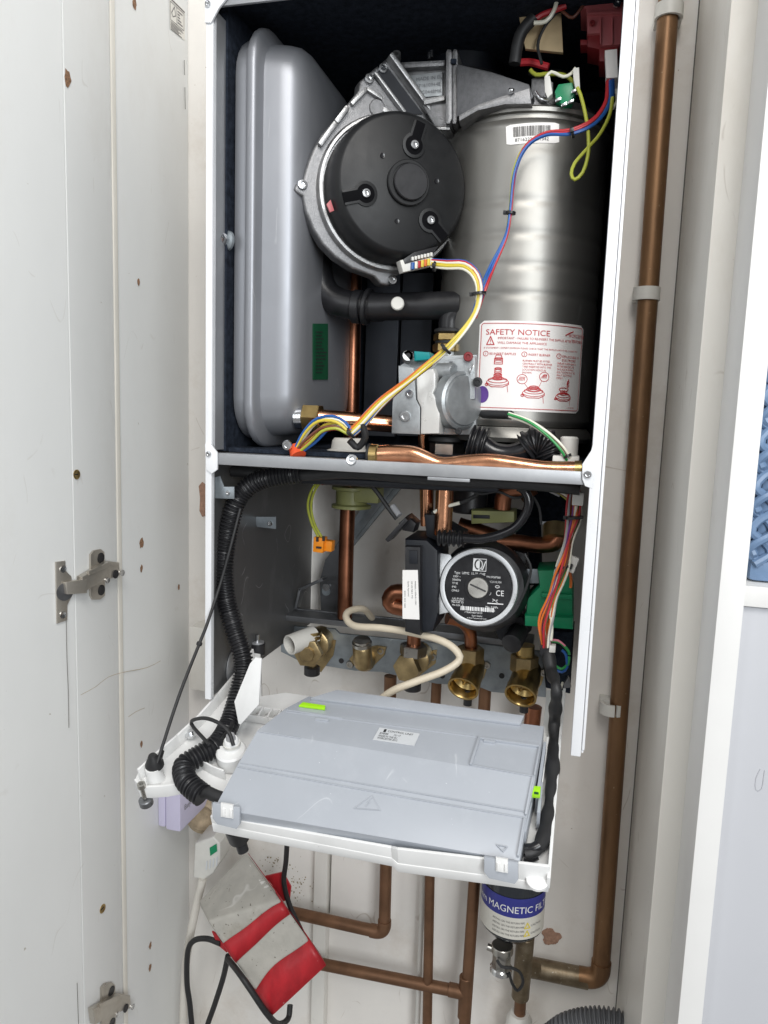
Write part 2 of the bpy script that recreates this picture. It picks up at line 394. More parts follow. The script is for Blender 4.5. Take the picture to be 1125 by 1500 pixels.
# ---------------- expansion vessel
ev = M()
zc = (Y(375, 40, -.29).z+Y(380, 655, -.29).z)/2; hz = (Y(375, 40, -.29).z-Y(380, 655, -.29).z)
yc, hy = -.20, .255
xr = Y(367, 350, -.325).x
def ring(x, inset, r):
    return [(x, yc+a, zc+c) for a, c in rrect(hy-2*inset, hz-2*inset, r)]
rings = []
prof = [(-.0268, .045), (-.0268, .022), (-.0258, .0145), (-.0235, .0105), (-.020, .0092), (-.009, .0088), (-.0075, .007), (-.0065, .002), (-.004, .0003), (0, 0), (.003, .0005), (.0055, .003), (.0065, .0085), (.009, .0135), (.013, .0142), (.026, .0156), (.038, .0185), (.0455, .0235), (.0505, .0325), (.053, .046), (.0538, .075)]
for dx, ins in prof: rings.append(ring(xr+dx, ins, max(.018, .052-ins*.35)))
ev.loft(rings, 'vessel_grey')
EV = part(ev, 'expansion_vessel', 'grey steel expansion vessel with seam rim')
# charging valve on the left dome
b = M(); p = Y(331, 352, -.326); d = V((-.45, -.85, .02)).normalized()
b.lathe([(.011, 0), (.011, .003), (.0085, .005)], p-d*.004, d, 'galvanised', 20); b.nut(p, p+d*.012, .0075, 'chrome'); b.cyl(p+d*.012, p+d*.022, .0052, 'chrome', 16, ch=.001)
part(b, 'filling_valve', None, EV)
b = M(); q = [X(458, 474, xr+.0545), X(480, 474, xr+.0545), X(480, 556, xr+.0545), X(458, 556, xr+.0545)]
b.prism(q, (.0006, 0, 0), 'green_dark')
fq = lambda s, t: q[0].lerp(q[1], s).lerp(q[3].lerp(q[2], s), t)+V((.0012, 0, 0))
for k in range(13): b.ribbon([(.15, .15+k*.06), (.5+.4*random.random(), .15+k*.06)], .02, fq, 'ink')
part(b, 'sticker', 'green printed sticker', EV)
screw(Y(421, 652, -.335), (.2, -1, 0), .006, EV)

# ---------------- heat exchanger
HX, HY, HR = .1065, -.165, .096
b = M()
zt, zb = Y(770, 171, HY-HR).z, .042
prof = [(.07, zb), (HR-.004, zb), (HR, zb+.006)]
zs = [Y(770, y, HY-HR).z for y in (430, 387, 341, 293)]
n = 120
for i in range(n+1):
    z = zb+.008+(zt-zb-.016)*i/n
    g = 0
    for c in zs: g += .0009*math.exp(-((z-c)/.0045)**2)
    w = .0012*math.sin(z*2*math.pi/.0175) if zs[0]-.01 < z < zs[-1]+.012 else 0
    prof.append((HR-g+w*.05, z))
prof += [(HR+.0005, zt-.005), (HR+.0035, zt-.002), (HR+.0035, zt+.001), (HR-.0005, zt+.002), (HR-.0005, zt+.004), (HR+.004, zt+.005), (HR+.0045, zt+.009), (HR+.001, zt+.012), (HR-.004, zt+.013), (.03, zt+.014)]
b.lathe(prof, (HX, HY, 0), (0, 0, 1), 'satin_steel', 96)
HE = part(b, 'heat_exchanger', 'satin stainless steel cylinder')
b = M(); b.lathe([(HR-.012, .024), (HR+.002, .024), (HR+.004, .029), (HR+.002, .035), (HR-.003, .041)], (HX, HY, 0), (0, 0, 1), 'satin_steel', 80); part(b, 'base_flange', None, HE)
def CY(px, py, R):
    d = ray(px, py); ox, oy = CAM.x-HX, CAM.y-HY
    A = d.x**2+d.y**2; B = ox*d.x+oy*d.y; c = ox*ox+oy*oy-R*R; D = B*B-A*c
    t = (-B-math.sqrt(max(D, 0)))/A; p = CAM+d*t
    return math.atan2(p.x-HX, -(p.y-HY)), p.z
def patch(corners, lift):
    R = HR+lift; C4 = [CY(x, y, R) for x, y in corners]       # tl tr br bl
    def fn(s, t, dl=0.):
        a = [(C4[0][i]*(1-s)+C4[1][i]*s)*(1-t)+(C4[3][i]*(1-s)+C4[2][i]*s)*t for i in (0, 1)]
        return V((HX+(R+dl)*math.sin(a[0]), HY-(R+dl)*math.cos(a[0]), a[1]))
    return fn
def sheet(b, fn, m, n=16, r=.03, asp=1.):
    pts = [(.5+x/asp, .5+y) for x, y in rrect(asp, 1, r, 5)]
    # strips so that the sheet follows the curve
    vs = []; fs = []
    for i in range(n+1):
        s = i/n; e = min(s, 1-s)*asp; k = 0 if e >= r else r-math.sqrt(max(0, r*r-(r-e)**2))
        vs += [fn(s, k), fn(s, 1-k)]
    for i in range(n): fs.append((2*i, 2*i+1, 2*i+3, 2*i+2))
    b.faces(vs, fs, m)
def up1(fn, l): return lambda s, t: fn(s, t, l)
# safety notice: label coordinates u = 0..1.2 across, v = 0..1 down
b = M(); fn = patch([(703, 470), (855, 478), (847, 606), (697, 600)], .0006)
sheet(b, fn, 'paper', 24, .04, 1.2)
A = 1.2
L1 = lambda x, y: fn(x/A, 1-y, .0005)
rr = [(x+A/2, y+.5) for x, y in rrect(A-.05, .94, .03, 4)]
b.ribbon(rr, .007, L1, 'ink_red', True)
T = lambda s, z, x, y, al='LEFT', m='ink_red', sx=1.: b.text(s, z, L1, m, al, (x, y), sx)
T('SAFETY NOTICE', .088, .075, .845, sx=1.05)
b.ribbon([(.09, .735), (.17, .735), (.13, .825)], .010, L1, 'ink_red', True); T('!', .07, .122, .745)
T('IMPORTANT - FAILURE TO RE-INSERT THE BAFFLES AFTER SERVICING', .036, .205, .795, sx=.86); T('WILL DAMAGE THE APPLIANCE', .036, .205, .745)
T('IF STATEMENT / EXPERT DIVISION PLEASE CHECK THAT THE BAFFLES ARE FITTED CORRECTLY', .026, .06, .69, sx=.95)
T('WORCESTER', .05, .965, .855, sx=.85); T('Bosch Group', .026, 1.01, .815)
for k in range(3): b.ribbon([(.93+k*.02, .87+k*.012), (.99+k*.02, .905+k*.008)], .012, L1, 'ink_red')
def circ(x, y, r, w=.006, n=18, m='ink_red', ry=None):
    b.ribbon([(x+r*math.cos(2*math.pi*k/n), y+(ry or r)*math.sin(2*math.pi*k/n)) for k in range(n)], w, L1, m, True)
for i, (x, lines) in enumerate(((.085, ['RE-INSERT BAFFLES']), (.485, ['INSERT BURNER']), (.86, ['REPLACE SEAL &', 'ELECTRODES']))):
    circ(x, .635, .027); T(str(i+1), .035, x, .623, 'CENTER')
    for k, l in enumerate(lines): T(l, .036, x+.04, .622-k*.04, sx=.9)
for k, l in enumerate(['BURNER MUST BE FITTED', 'CENTRALLY WITH BURNER', 'TABS INSERTED INTO THE', 'LOCATION HOLES AS', 'SHOWN.']): T(l, .030, .47, .555-k*.033, sx=.85)
for k, l in enumerate(['ENSURE A NEW SEAL IS', 'FITTED AND SECURE', 'IN PLACE IN FLANGE', 'ELECTRODES MUST BE', 'FULLY TIGHTENED', 'FIRMLY.']): T(l, .030, .845, .545-k*.033, sx=.8)
def assembly(cx, cy, s):
    circ(cx, cy, .10*s, ry=.03*s, w=.007); circ(cx, cy-.02*s, .115*s, ry=.038*s, w=.006); circ(cx, cy+.02*s, .06*s, ry=.02*s)
    b.ribbon([(cx-.115*s, cy-.02*s), (cx-.115*s, cy-.045*s), (cx-.06*s, cy-.075*s), (cx+.06*s, cy-.075*s), (cx+.115*s, cy-.045*s), (cx+.115*s, cy-.02*s)], .008, L1, 'ink_red')
    circ(cx-.115*s, cy-.05*s, .014*s, .008); b.ribbon([(cx+.1*s, cy-.05*s), (cx+.11*s, cy-.13*s)], .005, L1, 'ink_red')
assembly(.225, .34, 1.); 
for y, h, w in ((.375, .055, .04), (.445, .05, .034), (.55, .06, .042)):
    b.ribbon([(.225-w, y-h/2), (.225-w, y+h/2), (.225+w, y+h/2), (.225+w, y-h/2)], .008, L1, 'ink_red', True); circ(.225, y+h/2, w, ry=.012); circ(.225, y, w, ry=.012)
b.ribbon([(.185, .58), (.2, .62), (.25, .62), (.265, .58)], .007, L1, 'ink_red')
assembly(.60, .23, 1.); circ(.60, .27, .05, ry=.02, w=.008); circ(.60, .25, .075, ry=.028)
circ(.475, .36, .052); circ(.705, .395, .052)
b.ribbon([(.50, .315), (.545, .255)], .004, L1, 'ink_red'); b.ribbon([(.68, .35), (.645, .26)], .004, L1, 'ink_red')
for k in range(5):
    b.ribbon([(.44+k*.014, .345), (.455+k*.012, .385)], .006, L1, 'ink_red'); b.ribbon([(.67+k*.014, .38), (.70+k*.008, .42)], .006, L1, 'ink_red')
assembly(.945, .20, .85); circ(.945, .265, .06, ry=.02, w=.008); circ(.945, .235, .045, ry=.018)
b.ribbon([(.99, .28), (.985, .33), (1.005, .38)], .01, L1, 'ink_red'); circ(1.0, .35, .012, .008); circ(1.0, .31, .012, .008)
T('6 720 000 000', .018, 1.0, .055)
# purple dot at the left
cv = [(.068+.07*math.cos(a*.2), .175+.095*math.sin(a*.2)) for a in range(32)]
cv = [(max(.012, x), y) for x, y in cv]
b.faces([fn(x/A, 1-y, .0006) for x, y in cv], [tuple(range(len(cv)))], 'purple')
part(b, 'safety_label', 'white safety notice with red print', HE)
# barcode sticker
b = M(); fb = patch([(741, 184), (819, 180), (819, 210), (742, 213)], .0006); sheet(b, fb, 'paper', 12, .06, 2.6)
LB = lambda x, y: fb(x/2.6, 1-y, .0005)
x = .35
while x < 2.15:
    w = random.choice((.014, .014, .028, .042)); b.faces([LB(x, .36), LB(x+w, .36), LB(x+w, .86), LB(x, .86)], [(0, 1, 2, 3)], 'ink'); x += w+random.choice((.016, .02, .036))
b.text('8716223   51342', .23, LB, 'ink', 'LEFT', (.42, .12), 1.05)
part(b, 'barcode_label', 'white barcode sticker', HE)

# ---------------- burner hood (cast duct from the fan over the cylinder)
b = M(); yh = -.262; MT['hood_cast'] = mat('hood_cast', (.10, .102, .108), .5, .8, var=.2, scale=160, bump=.2, bscale=900)
q = [Y(x, y, yh) for x, y in ((668, 92), (720, 104), (775, 122), (782, 140), (778, 150), (740, 150), (700, 160), (668, 172))]
b.prism(q, (0, .14, 0), 'hood_cast', .004)
q = [Y(x, y, yh-.014) for x, y in ((672, 168), (700, 152), (735, 140), (776, 128), (779, 152), (740, 153), (700, 162), (672, 178))]
b.prism(q, (0, .03, 0), 'cast_alu', .003)
b.lathe([(HR-.02, zt+.012), (HR-.012, zt+.014), (HR-.014, zt+.026), (HR-.03, zt+.03)], (HX, HY, 0), (0, 0, 1), 'cast_alu', 60)
BH = part(b, 'burner_hood', 'dark cast metal duct')
screw(Y(749, 133, yh-.016), (.2, -.6, .8), .0035, BH)
b = M(); b.lathe([(.05, .43), (.052, .445), (.048, .47), (.048, .50)], (.02, -.13, 0), (0, 0, 1), 'navy_black', 40); b.lathe([(.058, .452), (.06, .456), (.06, .462), (.058, .466)], (.02, -.13, 0), (0, 0, 1), 'black_plastic', 40)
part(b, 'flue_outlet', 'black flue collar')
b = M()
for (x, y) in ((745, 52), (800, 60)): part(M().cyl(Y(x-5, y, -.1), Y(x+7, y, -.12), .003, 'chrome', 10), 'terminal')

# ---------------- fan
FA = V((math.sin(math.radians(33)), -math.cos(math.radians(33)), .0)).normalized()
fc = Y(591, 269, -.288)
fxx, fyy, fzz = frame(FA)
RD = 101*mpp(fc)
def FP(px, py, h=0.): return PL(px, py, fc+FA*h, FA)
R2 = lambda x, y: (420+x*.26667, 40+y*.26667)
b = M()
out = [(555, 165), (478, 228), (400, 296), (394, 345), (330, 425), (262, 505), (190, 590), (140, 680), (105, 775), (92, 828), (48, 862), (38, 890), (52, 908), (88, 925), (100, 1000), (140, 1100), (195, 1190), (265, 1262), (360, 1325), (480, 1368), (515, 1408), (545, 1418), (590, 1410), (604, 1368), (650, 1330), (700, 1200), (840, 1080), (880, 930), (900, 730), (870, 560), (775, 462)]
q = [FP(*R2(x, y), -.05) for x, y in out]
b.prism(q, -FA*.022, 'cast_alu', .0035, 3)
cc = fc-FA*.05
b.lathe([(RD*1.10, -.004), (RD*1.145, .0), (RD*1.15, .005), (RD*1.12, .009), (RD*1.085, .0095), (RD*1.07, .003), (RD*1.03, .003)], cc+FA*.0, FA, 'cast_bright', 72)
def bar(a, c, w, h0, h1, m, bev=.0008):
    A, B = FP(*R2(*a), h0), FP(*R2(*c), h0); d = (B-A).normalized(); s = FA.cross(d)
    b.hexa([A-s*w/2, B-s*w/2, B+s*w/2, A+s*w/2, A-s*w/2+FA*(h1-h0), B-s*w/2+FA*(h1-h0), B+s*w/2+FA*(h1-h0), A+s*w/2+FA*(h1-h0)], m, bev)
bar((552, 172), (772, 472), .0052, -.05, -.036, 'cast_bright'); bar((478, 262), (640, 478), .0035, -.05, -.042, 'cast_bright')
q = [FP(*R2(x, y), -.0495) for x, y in ((470, 270), (540, 205), (745, 478), (650, 480))]; b.prism(q, FA*.0015, 'navy_black')
bar((435, 345), (520, 400), .004, -.05, -.044, 'cast_bright'); bar((435, 345), (350, 430), .004, -.05, -.044, 'cast_bright'); bar((330, 445), (265, 530), .006, -.05, -.043, 'cast_bright', .002); bar((265, 530), (175, 655), .006, -.05, -.043, 'cast_bright', .002); bar((525, 455), (580, 478), .005, -.05, -.046, 'cast_bright')
p = FP(*R2(495, 445), -.05); b.lathe([(.0095, 0), (.0095, .002), (.0085, .0028)], p, FA, 'cast_alu', 24)
FAN = part(b, 'fan', 'cast metal fan volute with black motor')
for (x, y) in ((450, 286), (525, 230), (85, 865), (578, 1388)):
    screw(FP(*R2(x, y), -.0495), FA, .0058, FAN)
b = M(); p = FP(*R2(603, 152), -.055); b.lathe([(.005, -.008), (.005, .002), (.0025, .002), (.0025, -.006)], p, V((.2, -1, .4)), 'cast_alu', 16); part(b, 'pressure_port', None, FAN)
b = M()
slots = [((697, 650), (735, 525)), ((432, 915), (310, 938)), ((785, 1063), (865, 1160))]
pr = [(RD*1.045, -.05), (RD*1.05, -.042), (RD*1.04, -.015), (RD*1.01, -.006), (RD*.965, -.0015), (RD*.93, 0)]
b.lathe(pr, fc, FA, 'motor_black', 96)
hc = FP(597, 269)
b.lathe([(.0245, 0), (.0245, .0045), (.0235, .0055), (.0205, .0055), (.0205, .004)], hc, FA, 'motor_black', 48)
mc = part(b, 'motor_cover', 'black round motor cover', FAN)
b = M(); b.lathe([(.0195, .0045), (.0195, .0085), (.0185, .0095), (.017, .0095)], hc+(fxx*.0012), FA, 'black_plastic', 48); part(b, 'motor_hub', None, FAN)
for (a, c) in slots:                                 # raised key-shaped screw pockets, recess shade drawn as a black plate
    b = M(); A = FP(*R2(*a)); B = FP(*R2(*c)); d = (B-A).normalized(); s = FA.cross(d)
    def key(r, w, l, h0, h1, m):
        pts = []
        a0 = math.asin(min(1, w/r))
        for k in range(17):
            g = a0+(2*math.pi-2*a0)*k/16; pts.append(A+d*r*math.cos(g)+s*r*math.sin(g))
        pts += [A+d*l-s*w, A+d*l+s*w]
        b.prism([p+FA*h0 for p in pts], FA*(h1-h0), m, .0004)
    l = (B-A).length
    key(.0135, .0080, l, .0002, .0020, 'motor_black'); key(.0102, .0055, l*1.02, .0003, .0021, 'pocket_shade')
    part(b, 'screw_pocket', None, FAN); screw(A+FA*.0018, FA, .0052, FAN)
b = M()
for (x, y) in ((525, 705), (823, 845), (605, 1065)):
    b = M(); p = FP(*R2(x, y), .0002); b.lathe([(.0028, 0), (.0028, .0006), (.0016, .0003)], p, FA, 'black_gloss', 14); part(b, 'moulding_dimple', None, FAN)
b = M(); q = [FP(*R2(x, y), -.02) for x, y in ((215, 975), (238, 950), (258, 1010), (235, 1020))]; b.prism(q, FA*.003, 'rose', .0005); part(b, 'seal_mark', 'small red paint mark', FAN)
# plug socket at the bottom right of the motor
b = M(); q = [FP(*R2(x, y), -.002) for x, y in ((622, 1280), (790, 1235), (800, 1310), (640, 1345))]; b.prism(q, -FA*.014, 'dull_white', .001)
for k in range(7):
    p = FP(*R2(690+k*17, 1312-k*4), .0); b.obox(p, fxx, fyy, FA, (.0032, .0075, .006), ('blue_w', 'white_w', 'red_w', 'yellow_w', 'orange_w', 'yellow_w', 'white_w')[k], .0004)
    p = FP(*R2(690+k*17, 1272-k*4), .0); b.obox(p, fxx, fyy, FA, (.0028, .004, .004), 'dull_white', .0004)
part(b, 'plug', 'cream plug with coloured wire ends', FAN)
b = M(); q = [FP(*R2(x, y), -.001) for x, y in ((640, 1275), (700, 1235), (835, 1200), (810, 1240), (790, 1262), (650, 1300))]; b.prism(q, -FA*.012, 'black_plastic', .001); part(b, 'socket_hood', None, FAN)
# outlet box to the hood
b = M()
yo = -.235
q = [Y(*R2(x, y), yo) for x, y in ((600, 196), (880, 185), (880, 545), (815, 545), (770, 470))]; b.prism(q, (0, .06, 0), 'cast_alu', .003)
q = [Y(*R2(x, y), yo-.010) for x, y in ((600, 190), (870, 176), (868, 212), (615, 226))]; b.prism(q, (0, .03, 0), 'cast_alu', .003)
q = [Y(*R2(x, y), yo-.006) for x, y in ((745, 390), (868, 372), (868, 400), (755, 425))]; b.prism(q, (0, .02, 0), 'cast_bright', .002)
q = [Y(*R2(x, y), yo-.012) for x, y in ((815, 545), (895, 545), (897, 562), (820, 562))]; b.prism(q, (0, .03, 0), 'cast_bright', .001)
OB = part(b, 'fan_outlet', 'cast metal outlet box')
b = M()
for (x0, x1, dy) in ((872, 908, -.02), (908, 940, -.018)):
    q = [Y(*R2(x, y), yo+dy) for x, y in ((x0, 135), (x0+8, 116), (x1-6, 118), (x1, 140), (x1, 500), (x1-12, 530), (x0, 530))]; b.prism(q, (0, .075, 0), 'cast_alu', .003)
q = [Y(*R2(x, y), yo-.0215) for x, y in ((902, 172), (932, 172), (932, 200), (902, 200))]; b.prism(q, (0, .002, 0), 'foam')
part(b, 'outlet_flange', None, OB)
b = M(); qq = [Y(*R2(x, y), yo-.0035) for x, y in ((645, 268), (855, 243), (855, 375), (728, 385))]
b.prism(qq, (0, .004, 0), 'valve_alu', .0004)
q0 = [Y(*R2(x, y), yo-.0042) for x, y in ((690, 262), (855, 243), (855, 375), (690, 388))]
fe = lambda s, t: q0[0].lerp(q0[1], s).lerp(q0[3].lerp(q0[2], s), 1-t)
for k, l in enumerate(('MADE IN EU', '8716109448', 'ASC0448MK')): b.text(l, .21, fe, 'dark_zinc', 'LEFT', (.12, .72-k*.29), .78)
part(b, 'cast_lettering', 'cast part number plate', OB)
b = M()
for (x, y) in ((782, 160), (796, 150)): b.cyl(Y(*R2(x, y+16), yo+.01), Y(*R2(x, y-22), yo+.01), .0025, 'chrome', 10)
part(b, 'terminal_screw', None, OB)

# ---------------- air intake pipe
b = M()
b.tube([Y(466, 350, -.22), Y(466, 390, -.22), Y(474, 424, -.22), Y(495, 442, -.22), Y(528, 449, -.22), Y(560, 450, -.22)], .0175, 'black_plastic', 24, .006)
b.tube([Y(545, 450, -.225), Y(676, 447, -.225)], .0165, 'black_plastic', 24)
for x, w, r in ((524, 12, .0205), (538, 6, .0225)):
    b.cyl(Y(x-w/2, 449, -.222), Y(x+w/2, 450, -.222), r, 'black_plastic', 32, ch=.001)
b.tube([Y(655, 448, -.225), Y(672, 450, -.225), Y(660, 466, -.225), Y(659, 484, -.225)], .0135, 'black_plastic', 20)
b.lathe([(.0162, 0), (.0195, .001), (.0195, .004), (.0162, .006)], Y(660, 482, -.225), (0, 0, -1), 'black_rubber', 32)
IP = part(b, 'air_intake_pipe', 'black plastic air pipe')
b = M(); p = Y(583, 446, -.244); b.cyl(p, p+V((.15, -1, .05)).normalized()*.008, .0078, 'dull_white', 24, ch=.0012); part(b, 'test_point_plug', 'white round plug', IP)
b = M(); p = Y(658, 489, -.225); b.nut(p, p+V((0, 0, -.009)), .019, 'brass'); b.cyl(p+V((0, 0, -.009)), p+V((0, 0, -.012)), .0165, 'black_rubber', 24); b.nut(p+V((0, 0, -.012)), p+V((0, 0, -.022)), .0195, 'brass'); b.cyl(p+V((0, 0, -.022)), p+V((0, 0, -.03)), .014, 'valve_alu', 24)
part(b, 'brass_union', None, IP)

# ---------------- grey back plates behind
b = M()
for (x0, x1, y0, y1) in ((538, 578, 400, 640), (590, 626, 400, 640)):
    a, c = Y(x0, y0, -.05), Y(x1, y1, -.05); b.box((a.x, -.05, c.z), (c.x, -.03, a.z), 'panel_dark', .002)
part(b, 'rear_plate', 'dark grey flat plates behind the pipes')

# ---------------- copper flow pipe through the shelf
b = M(); b.tube([Y(519, 385, -.10), Y(514, 640, -.10), Y(508, 780, -.10), Y(505, 905, -.10)], .0112, 'copper_dark', 20, .02); part(b, 'copper_flow_pipe', 'dark copper vertical pipe')
b = M(); b.cyl(Y(620, 622, -.16), Y(624, 770, -.16), .0075, 'copper_bright', 16); part(b, 'copper_return_pipe')
b = M(); p = Y(510, 668, -.27); p.z = .0; b.lathe([(.026, 0), (.026, .006), (.021, .008), (.0195, .018), (.017, .021), (.0125, .021)], p, (0, 0, 1), 'dull_white', 32); GR = part(b, 'pipe_grommet', 'white rubber grommet')
screw(Y(516, 674, YF+.002), (0, -1, .3), .0065, GR)
# brass tee and copper pipe from the vessel
b = M(); p = Y(444, 611, -.25)
b.cyl(Y(434, 612, -.285), Y(447, 612, -.285), .0135, 'chrome', 24, ch=.001); b.nut(Y(446, 611, -.285), Y(470, 612, -.285), .0165, 'brass'); b.cyl(Y(466, 612, -.285), Y(585, 622, -.25), .0105, 'copper_bright', 20)
part(b, 'vessel_connection', 'copper pipe with brass nut')

# ---------------- gas valve
b = M(); yg = -.30
G = lambda x, y: (410+x*.28444, 340+y*.28444)
def gp(pts, y, dy, m, bev=.001): b.prism([Y(*G(u, v), y) for u, v in pts], (0, dy, 0), m, bev)
gp([(700, 640), (1015, 630), (1010, 1045), (575, 1040), (580, 860), (610, 780), (610, 690)], -.262, .06, 'valve_alu', .002)
gp([(850, 660), (1005, 640), (1005, 860), (835, 880)], -.275, .02, 'valve_alu', .002)
gp([(690, 612), (770, 618), (775, 655), (690, 664)], -.28, .03, 'teal', .002)
GV = part(b, 'gas_valve', 'silver gas valve block')
b = M(); gp([(610, 688), (690, 700), (700, 860), (722, 900), (722, 1042), (575, 1035), (580, 875), (612, 790)], -.292, .0025, 'valve_alu', .0006); part(b, 'mounting_bracket', None, GV)
b = M()                                             # white wavy coil cover: profile pushed in depth, rounded
pts = [(700, 715), (790, 700), (803, 730), (803, 800), (790, 830), (815, 870), (826, 905), (822, 1040), (722, 1042), (724, 905), (704, 862)]
gp(pts, -.296, .03, 'valve_white', .004)
part(b, 'coil_cover', 'glossy white coil cover', GV)
b = M(); ax = V((.80, -.60, .0)).normalized(); p = Y(*G(943, 868), -.275)
rr_ = 138*.28444*mpp(p)
b.lathe([(rr_*1.08, -.014), (rr_*1.1, -.004), (rr_*1.08, .0), (rr_*.98, .002), (rr_*.95, .001), (rr_*.9, .004), (rr_*.5, .006), (.001, .0065)], p, ax, 'valve_alu', 56); part(b, 'diaphragm_housing', 'round silver diaphragm disc', GV)
for (x, y, r, m) in ((668, 832, .005, 'chrome'), (645, 948, .0065, 'chrome'), (970, 642, .0055, 'rose_deep'), (1018, 772, .0055, 'black_plastic'), (885, 690, .004, 'dark_zinc'), (882, 675, .0026, 'dark_zinc'), (920, 1025, .004, 'black_plastic')):
    screw(Y(*G(x, y), -.2925 if x < 800 else -.279), (.1, -1, 0), r, GV, m, 'valve_screw')
b = M(); b.tube([Y(*G(660, 655), -.27), Y(*G(660, 635), -.285)], .0062, 'valve_alu', 16); b.lathe([(.0062, 0), (.003, 0), (.003, -.004)], Y(*G(660, 636), -.2855), (0, -1, 0), 'ink', 16); part(b, 'pressure_nipple', None, GV)
b = M(); b.lathe([(.008, 0), (.009, .001), (.009, .02), (.008, .022)], Y(*G(815, 715), -.272), (.9, -.4, 0), 'valve_alu', 24)
gp([(975, 700), (998, 670), (998, 690), (980, 730)], -.281, .006, 'chrome', .001)
part(b, 'adjuster_boss', None, GV)
b = M(); p = Y(655, 640, -.235); b.lathe([(.022, 0), (.023, .002), (.023, .005), (.02, .007)], p, (0, 0, -1), 'black_rubber', 32); b.nut(p+V((0, 0, -.007)), p+V((0, 0, -.03)), .021, 'nickel'); b.cyl(p+V((0, 0, -.03)), p+V((0, 0, -.12)), .011, 'copper_bright', 20)
part(b, 'gas_inlet_nut', None, GV)

# ---------------- bent copper pipe along the shelf
b = M(); yb = -.325
b.tube([Y(552, 666, yb), Y(575, 665, yb), Y(605, 666, yb), Y(628, 675, yb), Y(648, 681, yb), Y(680, 678, yb), Y(715, 676, yb), Y(755, 681, yb), Y(800, 687, yb), Y(848, 688, yb)], lambda d: .0088+.0014*math.exp(-(d/.05)**2), 'copper_bright', 20, .004)
b.lathe([(.010, 0), (.012, .001), (.012, .009), (.010, .011)], Y(542, 666, yb), (1, 0, 0), 'brass', 28); b.lathe([(.011, 0), (.0125, .001), (.0125, .003), (.011, .004)], Y(539, 666, yb), (1, 0, 0), 'black_rubber', 28)
b.cyl(Y(842, 688, yb), Y(852, 688, yb), .0095, 'brass', 20)
part(b, 'bent_copper_pipe', 'bright copper pipe bent along the shelf')
# condensate hose
b = M(); yk = -.25
yk = -.285; b.corr([Y(688, 648, yk), Y(712, 654, yk)], .0185, 'black_plastic', .0055, .13, 28)
b.tube([Y(708, 652, yk), Y(722, 662, yk), Y(745, 666, yk), Y(768, 660, yk), Y(782, 650, yk)], .0115, 'black_gloss', 20)
b.corr([Y(770, 657, yk), Y(784, 648, yk), Y(800, 652, yk), Y(808, 668, yk)], .0165, 'black_plastic', .0055, .12, 24)
part(b, 'condensate_hose', 'black ribbed hose under the cylinder')
b = M(); b.lathe([(.04, .006), (.042, .02), (.05, .026)], (HX-.01, HY-.02, 0), (0, 0, 1), 'navy_black', 32); b.box((HX+.03, HY-.08, .003), (HX+.06, HY-.05, .03), 'navy_black', .003); part(b, 'sump', 'black plastic sump')
b = M(); p = Y(832, 672, -.30); b.box((p.x-.016, p.y-.012, .0), (p.x+.012, p.y+.012, .014), 'dull_white', .002); b.cyl(V((p.x, p.y+.01, .01)), V((p.x, p.y+.01, .034)), .010, 'dull_white', 20, ch=.002); part(b, 'sensor_block', 'white plastic sensor block')

# ---------------- top right electrics
b = M(); yt = -.24
T3 = lambda x, y: (640+x*.28444, y*.28444)
def tp(pts, y, dy, m, bev=.001): b.prism([Y(*T3(u, v), y) for u, v in pts], (0, dy, 0), m, bev)
tp([(740, -40), (960, -40), (955, 230), (840, 235), (840, 170), (775, 175), (770, 45), (740, 40)], -.25, .05, 'rose', .002)
tp([(775, 180), (840, 165), (840, 255), (775, 240)], -.245, .04, 'rose_deep', .001); tp([(738, 203), (775, 203), (775, 230), (740, 232)], -.245, .02, 'rose_deep', .001); tp([(835, 235), (935, 228), (932, 320), (838, 315)], -.245, .04, 'rose_deep', .001)
tp([(775, 60), (955, 55), (955, 70), (775, 75)], -.253, .01, 'rose', .001); tp([(840, 90), (848, 90), (848, 225), (840, 225)], -.2525, .006, 'rose', .0008); tp([(900, 90), (908, 90), (908, 225), (900, 225)], -.2525, .006, 'rose', .0008)
TR = part(b, 'ignition_transformer', 'dusky pink ignition transformer')
screw(Y(*T3(928, 22), -.2545), (0, -1, 0), .0042, TR); screw(Y(*T3(800, 120), -.2525), (0, -1, 0), .003, TR, 'rose_deep')
b = M(); tp([(865, 258), (928, 250), (933, 398), (872, 402)], -.272, .016, 'paper', .001); tp([(868, 400), (930, 398), (928, 460), (872, 470)], -.262, .01, 'dull_white', .001); part(b, 'connector', 'white plug', TR)
b = M(); tp([(420, 45), (450, 30), (585, 5), (640, 60), (650, 270), (455, 250), (425, 100)], -.24, .006, 'tan_card', .001); part(b, 'card_tag', 'brown card tag')
b = M(); tp([(605, 470), (625, 430), (700, 420), (712, 480), (690, 530), (655, 545), (612, 520)], -.262, .02, 'green_plastic', .003)
for (x, y) in ((625, 515), (655, 540), (690, 525), (708, 470)): b.obox(Y(*T3(x, y), -.265), (1, 0, .3), (0, 1, 0), (0, 0, 1), (.006, .004, .003), 'chrome', .0005)
part(b, 'spark_electrode', 'green electrode block')
for pts in (((553, 395), (582, 388), (595, 480), (570, 505), (555, 470)), ((700, 352), (732, 345), (738, 460), (715, 468), (702, 400))):
    b = M(); tp(pts, -.268, .012, 'dull_white', .001); part(b, 'spade_connector', 'white spade connector')
b = M(); b.tube([Y(*T3(x, y), -.258) for x, y in ((500, 90), (440, 160), (415, 230), (400, 330))], .0065, 'black_rubber', 12); part(b, 'ignition_lead', 'black ignition lead'); b = M(); b.tube([Y(*T3(x, y), -.18) for x, y in ((480, 370), (530, 395), (590, 375), (660, 385), (700, 420))], .004, 'black_rubber', 10)
part(b, 'ignition_lead', 'black ignition lead')
